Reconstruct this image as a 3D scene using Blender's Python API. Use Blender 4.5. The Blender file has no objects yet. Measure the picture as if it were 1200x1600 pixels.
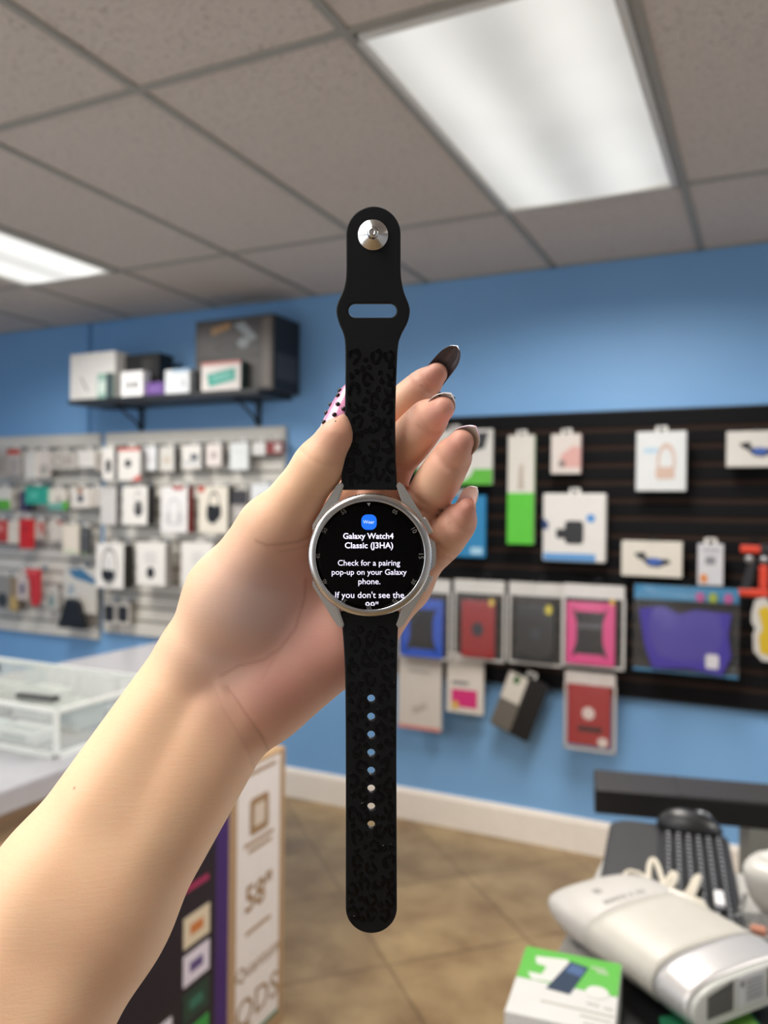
import bpy, bmesh, math, random
import numpy as np
from mathutils import Vector, Matrix, noise

SC = bpy.context.scene
COL = SC.collection
random.seed(7)

# ------------------------------------------------------------------ camera, sky, lamps, exposure
FPX = 1261.0                       # focal length in pixels of the 1200x1600 frame
EYE = np.array([0.0, 0.0, 1.496])  # phone held at about 1.5 m
RM = np.array([[0.90152861, -0.43253355, -0.01268464],
               [0.43256835, 0.90160114, 0.0],
               [0.01143648, -0.00548697, 0.99991955]])
WALL_Y, CEIL = 3.557, 2.574

cam_d = bpy.data.cameras.new('camera'); cam = bpy.data.objects.new('camera', cam_d); COL.objects.link(cam)
cam_d.sensor_fit = 'HORIZONTAL'; cam_d.sensor_width = 36.0; cam_d.lens = FPX / 1200 * 36
cam_d.clip_start = 0.02; cam_d.clip_end = 50
_r, _f, _u = RM @ [1, 0, 0], RM @ [0, 1, 0], RM @ [0, 0, 1]
_m = Matrix.Identity(4)
for i in range(3):
    _m[i][0], _m[i][1], _m[i][2], _m[i][3] = _r[i], _u[i], -_f[i], EYE[i]
cam.matrix_world = _m
cam_d.dof.use_dof = True; cam_d.dof.focus_distance = 0.318; cam_d.dof.aperture_fstop = 12.0
SC.camera = cam

world = bpy.data.worlds.new('world'); SC.world = world; world.use_nodes = True
world.node_tree.nodes['Background'].inputs[0].default_value = (0.93, 0.97, 1.0, 1)
world.node_tree.nodes['Background'].inputs[1].default_value = 2.3

SC.view_settings.view_transform = 'Standard'; SC.view_settings.look = 'None'
SC.view_settings.gamma = 1.0; SC.view_settings.use_curve_mapping = False
SC.view_settings.exposure = 0.0
SC.cycles.use_denoising = True
SC.cycles.max_bounces = 8
SC.cycles.sample_clamp_indirect = 6.0

DIFFUSER = 0.66                    # brightness of the ceiling light lenses
def lamp(x, y, w, l, power, col=(1, 0.95, 0.88)):
    d = bpy.data.lights.new('panel_or_fill_lamp', 'AREA'); d.shape = 'RECTANGLE'; d.size = w; d.size_y = l
    d.energy = power; d.color = col; d.spread = math.radians(162)
    o = bpy.data.objects.new('panel_or_fill_lamp', d); COL.objects.link(o); o.location = (x, y, CEIL - 0.03)
    return o
# unseen lamps: added lights for the arm, then panels on the shop's spacing
lamp(-1.80, -1.42, 0.55, 1.15, 36)  # added to light the arm from front left
lamp(-1.19, -0.21, 0.55, 1.15, 8)  # added to brighten the forearm's upper left edge
lamp(-0.58, -0.21, 0.55, 1.15, 19)  # added overhead light for the forearm
lamp(-3.0, -0.2, 0.55, 1.15, 12)
lamp(1.84, 2.2, 0.55, 1.15, 44)
lamp(1.84, -0.2, 0.55, 1.15, 3)
lamp(-0.58, 2.2, 0.55, 1.15, 40)     # the two panels in view
lamp(-3.0, 2.2, 0.55, 1.15, 36)

# ------------------------------------------------------------------ pixel <-> place
def ray(px, py):
    return RM @ np.array([(px - 600) / FPX, 1.0, -(py - 800) / FPX])
def W(px, py, off=0.0):            # point on the plane `off` in front of the back wall
    d = ray(px, py); return EYE + d * ((WALL_Y - off) / d[1])
def D(px, py, h):                  # point at height h
    d = ray(px, py); return EYE + d * ((h - EYE[2]) / d[2])
def P(px, py, z):                  # point at distance z along the view axis
    return EYE + ray(px, py) * z
def C2W(cx, cz, h=0.0):            # floor-plan point given right / forward of the camera
    v = RM @ np.array([cx, cz, 0]); return Vector((v[0], v[1], h))

# ------------------------------------------------------------------ materials
MATS = {}
def srgb(c):
    if isinstance(c, str): c = tuple(int(c[i:i + 2], 16) / 255 for i in (0, 2, 4))
    return tuple((x / 12.92 if x <= 0.04045 else ((x + 0.055) / 1.055) ** 2.4) for x in c) + (1.0,)
def mat(col, rough=0.5, metal=0.0, emit=0.0, key=None, var=0.06, scale=30, coat=0.0, alpha=1.0, bump=0.0, spec=0.5):
    k = key or (col, rough, metal, emit, var, coat, alpha, bump)
    if k in MATS: return MATS[k]
    m = bpy.data.materials.new('surface_' + str(len(MATS))); m.use_nodes = True; MATS[k] = m
    nt = m.node_tree; b = nt.nodes['Principled BSDF']; c = srgb(col)
    b.inputs['Base Color'].default_value = c; b.inputs['Roughness'].default_value = rough
    b.inputs['Metallic'].default_value = metal; b.inputs['Alpha'].default_value = alpha
    b.inputs['Specular IOR Level'].default_value = spec
    if coat: b.inputs['Coat Weight'].default_value = coat; b.inputs['Coat Roughness'].default_value = 0.08
    if emit:
        b.inputs['Emission Color'].default_value = c; b.inputs['Emission Strength'].default_value = emit
    if var or bump:
        tc = nt.nodes.new('ShaderNodeTexCoord'); nz = nt.nodes.new('ShaderNodeTexNoise')
        nz.inputs['Scale'].default_value = scale; nz.inputs['Detail'].default_value = 4
        nt.links.new(tc.outputs['Object'], nz.inputs['Vector'])
        if var:
            mx = nt.nodes.new('ShaderNodeMix'); mx.data_type = 'RGBA'
            mx.inputs[6].default_value = tuple(x * (1 - var) for x in c[:3]) + (1,)
            mx.inputs[7].default_value = tuple(min(1, x * (1 + var)) for x in c[:3]) + (1,)
            nt.links.new(nz.outputs['Fac'], mx.inputs[0]); nt.links.new(mx.outputs[2], b.inputs['Base Color'])
        if bump:
            bp = nt.nodes.new('ShaderNodeBump'); bp.inputs['Strength'].default_value = bump
            bp.inputs['Distance'].default_value = 0.002
            nt.links.new(nz.outputs['Fac'], bp.inputs['Height']); nt.links.new(bp.outputs['Normal'], b.inputs['Normal'])
    return m
def clear(tint='ffffff', fac=0.12, rough=0.08, key=None):   # thin clear plastic or glass
    k = key or ('clear', tint, fac, rough)
    if k in MATS: return MATS[k]
    m = bpy.data.materials.new('clear_' + str(len(MATS))); m.use_nodes = True; MATS[k] = m
    nt = m.node_tree; nt.nodes.remove(nt.nodes['Principled BSDF'])
    t = nt.nodes.new('ShaderNodeBsdfTransparent'); g = nt.nodes.new('ShaderNodeBsdfGlossy'); d = nt.nodes.new('ShaderNodeBsdfDiffuse')
    t.inputs[0].default_value = srgb(tint); g.inputs['Roughness'].default_value = rough; d.inputs[0].default_value = srgb('f4f4f2')
    mx = nt.nodes.new('ShaderNodeMixShader'); mx.inputs[0].default_value = 0.5
    nt.links.new(g.outputs[0], mx.inputs[1]); nt.links.new(d.outputs[0], mx.inputs[2])
    m2 = nt.nodes.new('ShaderNodeMixShader'); m2.inputs[0].default_value = fac
    nt.links.new(t.outputs[0], m2.inputs[1]); nt.links.new(mx.outputs[0], m2.inputs[2])
    nt.links.new(m2.outputs[0], nt.nodes['Material Output'].inputs['Surface'])
    return m

# ------------------------------------------------------------------ mesh helpers
def new_obj(name, bm, mats, parent=None, smooth=False):
    me = bpy.data.meshes.new(name); bm.normal_update(); bm.to_mesh(me); bm.free()
    for m in (mats if isinstance(mats, (list, tuple)) else [mats]): me.materials.append(m)
    if smooth:
        for p in me.polygons: p.use_smooth = True
    o = bpy.data.objects.new(name, me); COL.objects.link(o)
    if parent is not None:
        o.parent = parent
    return o
def tag(o, label, cat, group=None):
    o['label'] = label; o['category'] = cat
    if group: o['group'] = group
    return o
def thing(name, label, cat, loc=(0, 0, 0), rot=None, group=None):
    o = bpy.data.objects.new(name, None); COL.objects.link(o); o.location = Vector(loc); o.empty_display_size = 0.05
    if rot is not None:
        if isinstance(rot, Matrix):
            o.matrix_world = Matrix.Translation(Vector(loc)) @ rot.to_4x4()
        else: o.rotation_euler = (0, 0, rot)
    return tag(o, label, cat, group)
def struct(o): o['kind'] = 'structure'; return o
def box(bm, x0, x1, y0, y1, z0, z1, mi=0, bev=0.0):
    r = bmesh.ops.create_cube(bm, size=1.0)
    vs = r['verts']
    for v in vs:
        v.co = Vector(((x0 + x1) / 2 + v.co.x * (x1 - x0), (y0 + y1) / 2 + v.co.y * (y1 - y0), (z0 + z1) / 2 + v.co.z * (z1 - z0)))
    fs = set(f for v in vs for f in v.link_faces)
    for f in fs: f.material_index = mi
    if bev:
        es = list(set(e for v in vs for e in v.link_edges))
        r = bmesh.ops.bevel(bm, geom=es, offset=bev, segments=2, affect='EDGES', profile=0.5)
        for f in r['faces']: f.material_index = mi
    return vs
def prism(bm, pts, y0, y1, mi=0, plane='XZ'):
    """polygon pts (x,z) pushed from y0 to y1 (y towards the wall); front is y0"""
    def mk(p, y): return Vector((p[0], y, p[1])) if plane == 'XZ' else Vector((p[0], p[1], y))
    a = [bm.verts.new(mk(p, y0)) for p in pts]; b = [bm.verts.new(mk(p, y1)) for p in pts]
    n = len(pts); fs = [bm.faces.new(a), bm.faces.new(b[::-1])]
    for i in range(n):
        fs.append(bm.faces.new((a[i], b[i], b[(i + 1) % n], a[(i + 1) % n])))
    for f in fs: f.material_index = mi
    return fs
def ell(cx, cz, rx, rz, n=24, a0=0, a1=2 * math.pi):
    return [(cx + rx * math.cos(a0 + (a1 - a0) * i / n), cz + rz * math.sin(a0 + (a1 - a0) * i / n)) for i in range(n)]
def rrect(x0, z0, x1, z1, r, n=5):
    out = []
    for (cx, cz, a) in ((x1 - r, z1 - r, 0), (x0 + r, z1 - r, 90), (x0 + r, z0 + r, 180), (x1 - r, z0 + r, 270)):
        for i in range(n + 1):
            t = math.radians(a + 90 * i / n); out.append((cx + r * math.cos(t), cz + r * math.sin(t)))
    return out
def tube(bm, pts, rad, seg=8, mi=0, cap=True):
    pts = [Vector(p) for p in pts]; n = len(pts)
    rads = rad if isinstance(rad, (list, tuple)) else [rad] * n
    rings = []; up = None
    for i, p in enumerate(pts):
        t = (pts[min(i + 1, n - 1)] - pts[max(i - 1, 0)]).normalized()
        if up is None:
            up = t.orthogonal().normalized()
        up = (up - t * up.dot(t)).normalized(); s = t.cross(up)
        rings.append([bm.verts.new(p + (up * math.cos(2 * math.pi * k / seg) + s * math.sin(2 * math.pi * k / seg)) * rads[i]) for k in range(seg)])
    for i in range(n - 1):
        for k in range(seg):
            f = bm.faces.new((rings[i][k], rings[i][(k + 1) % seg], rings[i + 1][(k + 1) % seg], rings[i + 1][k])); f.material_index = mi; f.smooth = True
    if cap:
        for r_ in (rings[0][::-1], rings[-1]):
            f = bm.faces.new(r_); f.material_index = mi
def lathe(bm, prof, seg=96, mi=0, axis='Z', knurl=None):
    """prof: list of (r, h) revolved about local Z"""
    rings = []
    for j, (r, h) in enumerate(prof):
        if r < 1e-7:
            rings.append([bm.verts.new((0, 0, h))]); continue
        row = []
        for k in range(seg):
            a = 2 * math.pi * k / seg; rr = r
            if knurl and j in knurl[0]: rr = r + (knurl[1] if k % 2 else 0)
            row.append(bm.verts.new((rr * math.cos(a), rr * math.sin(a), h)))
        rings.append(row)
    for a, b in zip(rings, rings[1:]):
        for k in range(seg):
            k2 = (k + 1) % seg
            if len(a) == 1 and len(b) == 1: continue
            if len(a) == 1: f = bm.faces.new((a[0], b[k], b[k2]))
            elif len(b) == 1: f = bm.faces.new((a[k], b[0], a[k2]))
            else: f = bm.faces.new((a[k], b[k], b[k2], a[k2]))
            f.material_index = mi; f.smooth = True
def curve_mesh(splines, ext=0.0, bev=0.0, res=2):
    """filled 2D outline(s) with holes -> mesh in XY, thickness along Z"""
    cu = bpy.data.curves.new('outline', 'CURVE'); cu.dimensions = '2D'; cu.fill_mode = 'BOTH'
    cu.extrude = ext; cu.bevel_depth = bev; cu.bevel_resolution = res
    for pts in splines:
        s = cu.splines.new('POLY'); s.points.add(len(pts) - 1); s.use_cyclic_u = True
        for q, p in zip(s.points, pts): q.co = (p[0], p[1], 0, 1)
    o = bpy.data.objects.new('outline', cu); COL.objects.link(o)
    bpy.context.view_layer.update()
    me = bpy.data.meshes.new_from_object(o.evaluated_get(bpy.context.evaluated_depsgraph_get()))
    bpy.data.objects.remove(o); bpy.data.curves.remove(cu)
    return me
def text_mesh(body, bold=0.0, ext=0.0):
    cu = bpy.data.curves.new('lettering', 'FONT'); cu.body = body; cu.align_x = 'CENTER'; cu.size = 1.0; cu.offset = bold; cu.extrude = ext
    cu.resolution_u = 3
    o = bpy.data.objects.new('lettering', cu); COL.objects.link(o)
    bpy.context.view_layer.update()
    me = bpy.data.meshes.new_from_object(o.evaluated_get(bpy.context.evaluated_depsgraph_get()))
    bpy.data.objects.remove(o); bpy.data.curves.remove(cu)
    return me
def bm_from(me):
    bm = bmesh.new(); bm.from_mesh(me); bpy.data.meshes.remove(me); return bm

# ------------------------------------------------------------------ the room
def node_mat(name): 
    m = bpy.data.materials.new(name); m.use_nodes = True
    return m, m.node_tree, m.node_tree.nodes['Principled BSDF']
def wall_paint():
    m, nt, b = node_mat('blue_wall_paint'); N = nt.nodes.new
    tc = N('ShaderNodeTexCoord'); n1 = N('ShaderNodeTexNoise'); n1.inputs['Scale'].default_value = 1.6; n1.inputs['Detail'].default_value = 3
    rp = N('ShaderNodeValToRGB'); rp.color_ramp.elements[0].color = srgb('72a3d6'); rp.color_ramp.elements[1].color = srgb('7bacdd')
    rp.color_ramp.elements[0].position = 0.3; rp.color_ramp.elements[1].position = 0.7
    n2 = N('ShaderNodeTexNoise'); n2.inputs['Scale'].default_value = 180; bp = N('ShaderNodeBump'); bp.inputs['Strength'].default_value = 0.15; bp.inputs['Distance'].default_value = 0.002
    L = nt.links.new
    L(tc.outputs['Object'], n1.inputs['Vector']); L(n1.outputs['Fac'], rp.inputs[0]); L(rp.outputs[0], b.inputs['Base Color'])
    L(tc.outputs['Object'], n2.inputs['Vector']); L(n2.outputs['Fac'], bp.inputs['Height']); L(bp.outputs[0], b.inputs['Normal'])
    b.inputs['Roughness'].default_value = 0.55
    return m
def ceiling_mat():
    m, nt, b = node_mat('fissured_ceiling_tile'); N = nt.nodes.new; L = nt.links.new
    tc = N('ShaderNodeTexCoord')
    n1 = N('ShaderNodeTexNoise'); n1.inputs['Scale'].default_value = 70; n1.inputs['Detail'].default_value = 5; n1.inputs['Roughness'].default_value = 0.65
    r1 = N('ShaderNodeValToRGB'); r1.color_ramp.elements[0].position = 0.34; r1.color_ramp.elements[1].position = 0.42
    r1.color_ramp.elements[0].color = (0, 0, 0, 1); r1.color_ramp.elements[1].color = (1, 1, 1, 1)
    v = N('ShaderNodeTexVoronoi'); v.inputs['Scale'].default_value = 160
    r2 = N('ShaderNodeValToRGB'); r2.color_ramp.elements[0].position = 0.12; r2.color_ramp.elements[1].position = 0.3
    mul = N('ShaderNodeMath'); mul.operation = 'MULTIPLY'
    n3 = N('ShaderNodeTexNoise'); n3.inputs['Scale'].default_value = 3
    mx = N('ShaderNodeMix'); mx.data_type = 'RGBA'; mx.inputs[6].default_value = srgb('b0a69e'); mx.inputs[7].default_value = srgb('d3c9c0')
    L(tc.outputs['Object'], n1.inputs['Vector']); L(n1.outputs['Fac'], r1.inputs[0])
    L(tc.outputs['Object'], v.inputs['Vector']); L(v.outputs['Distance'], r2.inputs[0])
    L(r1.outputs[0], mul.inputs[0]); L(r2.outputs[0], mul.inputs[1])
    L(mul.outputs[0], mx.inputs[0]); L(mx.outputs[2], b.inputs['Base Color'])
    bp = N('ShaderNodeBump'); bp.inputs['Strength'].default_value = 0.7; bp.inputs['Distance'].default_value = 0.003
    L(mul.outputs[0], bp.inputs['Height']); L(bp.outputs[0], b.inputs['Normal']); b.inputs['Roughness'].default_value = 0.9
    return m
def floor_mat():
    m, nt, b = node_mat('tan_floor_tile'); N = nt.nodes.new; L = nt.links.new
    tc = N('ShaderNodeTexCoord'); mp = N('ShaderNodeMapping'); mp.inputs['Rotation'].default_value = (0, 0, math.radians(45))
    s = 0.5145
    # brick texture used as a square grid laid on the diagonal
    br = N('ShaderNodeTexBrick'); br.offset = 0; br.inputs['Scale'].default_value = 1.0
    br.inputs['Brick Width'].default_value = s; br.inputs['Row Height'].default_value = s
    br.inputs['Mortar Size'].default_value = 0.006; br.inputs['Mortar Smooth'].default_value = 0.2
    br.inputs['Color1'].default_value = (1, 1, 1, 1); br.inputs['Color2'].default_value = (0.84, 0.84, 0.84, 1); br.inputs['Mortar'].default_value = (0.62, 0.6, 0.58, 1)
    c, sn = math.cos(math.radians(45)), math.sin(math.radians(45))
    p = (-1.112, 3.112)
    mp.inputs['Location'].default_value = (-(p[0] * c - p[1] * sn), -(p[0] * sn + p[1] * c), 0)
    n1 = N('ShaderNodeTexNoise'); n1.inputs['Scale'].default_value = 5; n1.inputs['Detail'].default_value = 6; n1.inputs['Roughness'].default_value = 0.6
    rp = N('ShaderNodeValToRGB'); rp.color_ramp.elements[0].color = srgb('7b6345'); rp.color_ramp.elements[1].color = srgb('9f8863')
    rp.color_ramp.elements[0].position = 0.32; rp.color_ramp.elements[1].position = 0.68
    mx = N('ShaderNodeMix'); mx.data_type = 'RGBA'; mx.blend_type = 'MULTIPLY'; mx.inputs[0].default_value = 1
    L(tc.outputs['Object'], mp.inputs['Vector']); L(mp.outputs[0], br.inputs['Vector'])
    L(tc.outputs['Object'], n1.inputs['Vector']); L(n1.outputs['Fac'], rp.inputs[0])
    L(rp.outputs[0], mx.inputs[6]); L(br.outputs['Color'], mx.inputs[7]); L(mx.outputs[2], b.inputs['Base Color'])
    b.inputs['Roughness'].default_value = 0.38
    return m
XL, XR, YB = -4.9, 2.6, -2.6
M_WALL = wall_paint()
def slab(name, x0, x1, y0, y1, z0, z1, m):
    bm = bmesh.new(); box(bm, x0, x1, y0, y1, z0, z1); return struct(new_obj(name, bm, m))
slab('floor', XL, XR, YB, WALL_Y, -0.1, 0, floor_mat())
slab('ceiling', XL, XR, YB, WALL_Y, CEIL, CEIL + 0.08, ceiling_mat())
slab('wall_back', XL, XR, WALL_Y, WALL_Y + 0.1, 0, CEIL, M_WALL)
M_PLAIN = mat('cacdd1', .6, var=.03)
slab('wall_right', XR, XR + 0.1, YB, WALL_Y, 0, CEIL, M_PLAIN)
bm = bmesh.new()                                   # left wall with a shop window
box(bm, XL - 0.1, XL, YB, WALL_Y, 0, 0.5); box(bm, XL - 0.1, XL, YB, WALL_Y, 2.3, CEIL)
box(bm, XL - 0.1, XL, -0.4, WALL_Y, 0.5, 2.3); box(bm, XL - 0.1, XL, YB, -2.2, 0.5, 2.3)
struct(new_obj('wall_left', bm, M_WALL))
bm = bmesh.new(); box(bm, XL - 0.06, XL - 0.05, -2.2, -0.4, 0.5, 2.3)
struct(new_obj('window_1', bm, clear('ffffff', 0.03, key='pane')))
bm = bmesh.new()                                   # unseen shop front behind the camera, glazed only at left to light the arm
box(bm, XL, XR, YB - 0.1, YB, 0, 0.3); box(bm, XL, XR, YB - 0.1, YB, 2.35, CEIL)
box(bm, XL, XL + 0.1, YB - 0.1, YB, 0.3, 2.35); box(bm, -3.15, -3.05, YB - 0.1, YB, 0.3, 2.35); box(bm, -1.3, XR, YB - 0.1, YB, 0.3, 2.35)
struct(new_obj('wall_front', bm, M_PLAIN))
bm = bmesh.new(); box(bm, XL, -1.3, YB - 0.06, YB - 0.05, 0.3, 2.35)
struct(new_obj('window_2', bm, clear('ffffff', 0.03, key='pane')))
bb_h = W(631, 1231, 0.015)[2]
bm = bmesh.new()
prism(bm, [(0, 0), (-0.016, 0), (-0.016, bb_h - 0.02), (-0.008, bb_h), (0, bb_h)], XL, XR, plane='XY')
for v in bm.verts: v.co = Vector((v.co.z, WALL_Y + v.co.x, v.co.y))
struct(new_obj('baseboard_back', bm, mat('e9e2da', 0.4)))
# vertical seam strip in the wall above the shelf
sx = W(141, 560)[0]
bm = bmesh.new(); box(bm, sx - 0.012, sx + 0.012, WALL_Y - 0.005, WALL_Y, 1.9, CEIL)
struct(new_obj('trim_1', bm, mat('4f80b2', 0.5)))
# ceiling grid
GX = [-0.884 + 0.61 * k for k in range(-6, 6)]; GY = [1.61 + 1.213 * k for k in range(-3, 2)]
bm = bmesh.new()
for x in GX:
    if XL < x < XR: box(bm, x - 0.012, x + 0.012, YB, WALL_Y, CEIL - 0.006, CEIL + 0.001)
for y in GY:
    if YB < y < WALL_Y: box(bm, XL, XR, y - 0.012, y + 0.012, CEIL - 0.0055, CEIL + 0.001)
box(bm, XL, XR, WALL_Y - 0.022, WALL_Y, CEIL - 0.006, CEIL + 0.001)
struct(new_obj('trim_2', bm, mat('9c9a92', 0.5)))

def diffuser_mat(k=1.0):
    m, nt, b = node_mat('lit_prismatic_lens'); N = nt.nodes.new; L = nt.links.new
    tc = N('ShaderNodeTexCoord'); sep = N('ShaderNodeSeparateXYZ'); L(tc.outputs['Object'], sep.inputs[0])
    # two pairs of tubes glow through the lens: brighter bands along its length
    a = N('ShaderNodeMath'); a.operation = 'MULTIPLY'; a.inputs[1].default_value = 2 * math.pi / 0.30; L(sep.outputs[0], a.inputs[0])
    c = N('ShaderNodeMath'); c.operation = 'COSINE'; L(a.outputs[0], c.inputs[0])
    n = N('ShaderNodeTexNoise'); n.inputs['Scale'].default_value = 3.0; L(tc.outputs['Object'], n.inputs['Vector'])
    mr = N('ShaderNodeMapRange'); mr.inputs[1].default_value = -1; mr.inputs[2].default_value = 1
    mr.inputs[3].default_value = DIFFUSER * k; mr.inputs[4].default_value = DIFFUSER * k * 0.62; L(c.outputs[0], mr.inputs[0])
    mu = N('ShaderNodeMath'); mu.operation = 'MULTIPLY_ADD'; L(n.outputs['Fac'], mu.inputs[0]); mu.inputs[1].default_value = 0.2; L(mr.outputs[0], mu.inputs[2])
    b.inputs['Base Color'].default_value = (0.3, 0.3, 0.29, 1); b.inputs['Emission Color'].default_value = (1.0, 0.985, 0.93, 1)
    L(mu.outputs[0], b.inputs['Emission Strength']); b.inputs['Roughness'].default_value = 0.3
    return m
M_LENS = diffuser_mat(); M_FRAME = mat('d8d6d0', 0.35)
def troffer(x0, y0, label, lens=None):
    x1, y1 = x0 + 0.61, y0 + 1.213
    t = thing('ceiling_light', label, 'ceiling light', ((x0 + x1) / 2, (y0 + y1) / 2, CEIL), group='fluorescent ceiling panels')
    hw, hl = 0.305 - 0.014, 0.6065 - 0.014
    bm = bmesh.new()
    for (a, b_, c, d) in ((-hw, hw, -hl, -hl + 0.016), (-hw, hw, hl - 0.016, hl), (-hw, -hw + 0.016, -hl, hl), (hw - 0.022, hw, -hl, hl)):
        box(bm, a, b_, c, d, -0.016, -0.001, bev=0.003)
    new_obj('lens_frame', bm, M_FRAME, t)
    bm = bmesh.new(); n = 12
    vs = [[bm.verts.new((-hw + 0.014 + (2 * hw - 0.034) * i / n, s * (hl - 0.014), -0.004 - 0.008 * math.sin(math.pi * i / n))) for i in range(n + 1)] for s in (-1, 1)]
    for i in range(n): bm.faces.new((vs[0][i], vs[1][i], vs[1][i + 1], vs[0][i + 1]))
    bmesh.ops.recalc_face_normals(bm, faces=bm.faces)
    new_obj('diffuser', bm, lens or M_LENS, t, smooth=True)
    return t
troffer(-0.884, 1.61, 'large lit fluorescent ceiling panel above and right of the watch')
troffer(-0.884 - 0.61 * 4, 1.61, 'lit fluorescent ceiling panel above the left white slatwall', diffuser_mat(1.5))

# ------------------------------------------------------------------ slatwalls
def slatwall(name, label, px0, px1, pyt, pyb, m_slat, m_groove, m_edge, thick=0.022, pitch=0.0755, gap=0.016, hooks=(), m_hook=None):
    pm = (px0 + px1) / 2
    x0, x1 = W(px0, 800, thick)[0], W(px1, 800, thick)[0]
    z1, z0 = W(pm, pyt, thick)[2], W(pm, pyb, thick)[2]
    t = thing(name, label, 'display board', ((x0 + x1) / 2, WALL_Y - .002, z0))
    ox, oz = (x0 + x1) / 2, z0
    hw = (x1 - x0) / 2; H = z1 - z0
    bm = bmesh.new()
    n = int(round(H / pitch)); pt = H / n
    for k in range(n):
        a = k * pt + gap / 2; b_ = (k + 1) * pt - gap / 2
        if k == 0: a = 0
        if k == n - 1: b_ = H
        box(bm, -hw + 0.004, hw - 0.004, -thick, -0.002, a, b_, bev=0.0015)
    new_obj('slat_board', bm, m_slat, t)
    bm = bmesh.new()
    for k in range(1, n):
        box(bm, -hw + 0.004, hw - 0.004, -thick + 0.007, -0.003, k * pt - gap / 2, k * pt + gap / 2)
    new_obj('groove_insert', bm, m_groove, t)
    bm = bmesh.new()
    for s in (-1, 1): box(bm, s * hw - 0.004, s * hw + 0.004, -thick - 0.002, 0, 0, H)
    box(bm, -hw, hw, -thick - 0.002, 0, H, H + 0.006); box(bm, -hw, hw, -thick - 0.002, 0, -0.006, 0)
    new_obj('edge_trim', bm, m_edge, t)
    def hook(X, Z, reach):
        bm = bmesh.new(); x, z = min(max(X - ox, -hw + .02), hw - .02), Z - oz
        tube(bm, [(x, -thick + 0.002, z), (x, -reach, z), (x, -reach - 0.012, z + 0.012)], 0.0028, 6)
        box(bm, x - 0.014, x + 0.014, -thick - 0.004, -thick, z - 0.02, z + 0.012)
        new_obj('hook', bm, m_hook, t)
    return t, hook
M_WHITE_SLAT = mat('d3d0c9', 0.45, key='wslat'); M_GROOVE_SHADE = mat('8d8a84', 0.6); M_CHROME = mat('c9c9c9', 0.25, 0.9)  # grooves of the white boards greyed to put their shade into the colour
slatA, hookA = slatwall('slatted_display_board', 'white slatwall panel at the left edge, nearest the window side', -70, 155, 683, 986, M_WHITE_SLAT, M_GROOVE_SHADE, mat('c9c6bf', 0.4), m_hook=M_CHROME)
slatB, hookB = slatwall('slatted_display_board', 'white slatwall panel directly below the loaded wall shelf', 165, 443, 673, 1000, M_WHITE_SLAT, M_GROOVE_SHADE, mat('c9c6bf', 0.4), m_hook=M_CHROME)
slatC, hookC = slatwall('slatted_display_board', 'wide black slatwall with brown grooves right of the watch', 572, 1330, 644, 1084, mat('0d0d10', 0.7, key='bslat', spec=.15), mat('33251e', 0.7, spec=.15), mat('131316', 0.4), gap=0.021, m_hook=mat('1a1a1c', 0.3, 0.5))

# ------------------------------------------------------------------ hanging packages
def decor(bm, items, w, h, y):
    """items: (kind, u0, v0, u1, v1, material index [, extra]) in 0..1 from the top left; raised print 0.6 mm"""
    for q, it in enumerate(items):
        k, u0, v0, u1, v1, mi = it[:6]; yy = y - 0.0006 - 0.0003 * q
        X0, X1, Z1, Z0 = -w / 2 + u0 * w, -w / 2 + u1 * w, h - v0 * h, h - v1 * h
        if k == 'r': prism(bm, [(X0, Z0), (X1, Z0), (X1, Z1), (X0, Z1)], yy, y, mi)
        elif k == 'rr': prism(bm, rrect(X0, Z0, X1, Z1, min(X1 - X0, Z1 - Z0) * 0.22), yy, y, mi)
        elif k == 'e': prism(bm, ell((X0 + X1) / 2, (Z0 + Z1) / 2, (X1 - X0) / 2, (Z1 - Z0) / 2), yy, y, mi)
        elif k == 'p': prism(bm, [(-w / 2 + u * w, h - v * h) for u, v in it[6]], yy, y, mi)
        elif k == 'o':  # ring
            o = ell((X0 + X1) / 2, (Z0 + Z1) / 2, (X1 - X0) / 2, (Z1 - Z0) / 2, 24); t_ = it[6]
            i_ = ell((X0 + X1) / 2, (Z0 + Z1) / 2, (X1 - X0) / 2 * (1 - t_), (Z1 - Z0) / 2 * (1 - t_), 24)
            for a in range(24):
                prism(bm, [o[a], o[(a + 1) % 24], i_[(a + 1) % 24], i_[a]], yy, y, mi)
def x0_dim(r): return r[0] > 560          # colours on the black board darkened to offset the lamps' strong light
def dim(c, k): return ''.join('%02x' % int(int(c[i:i + 2], 16) * k) for i in (0, 2, 4))
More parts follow.
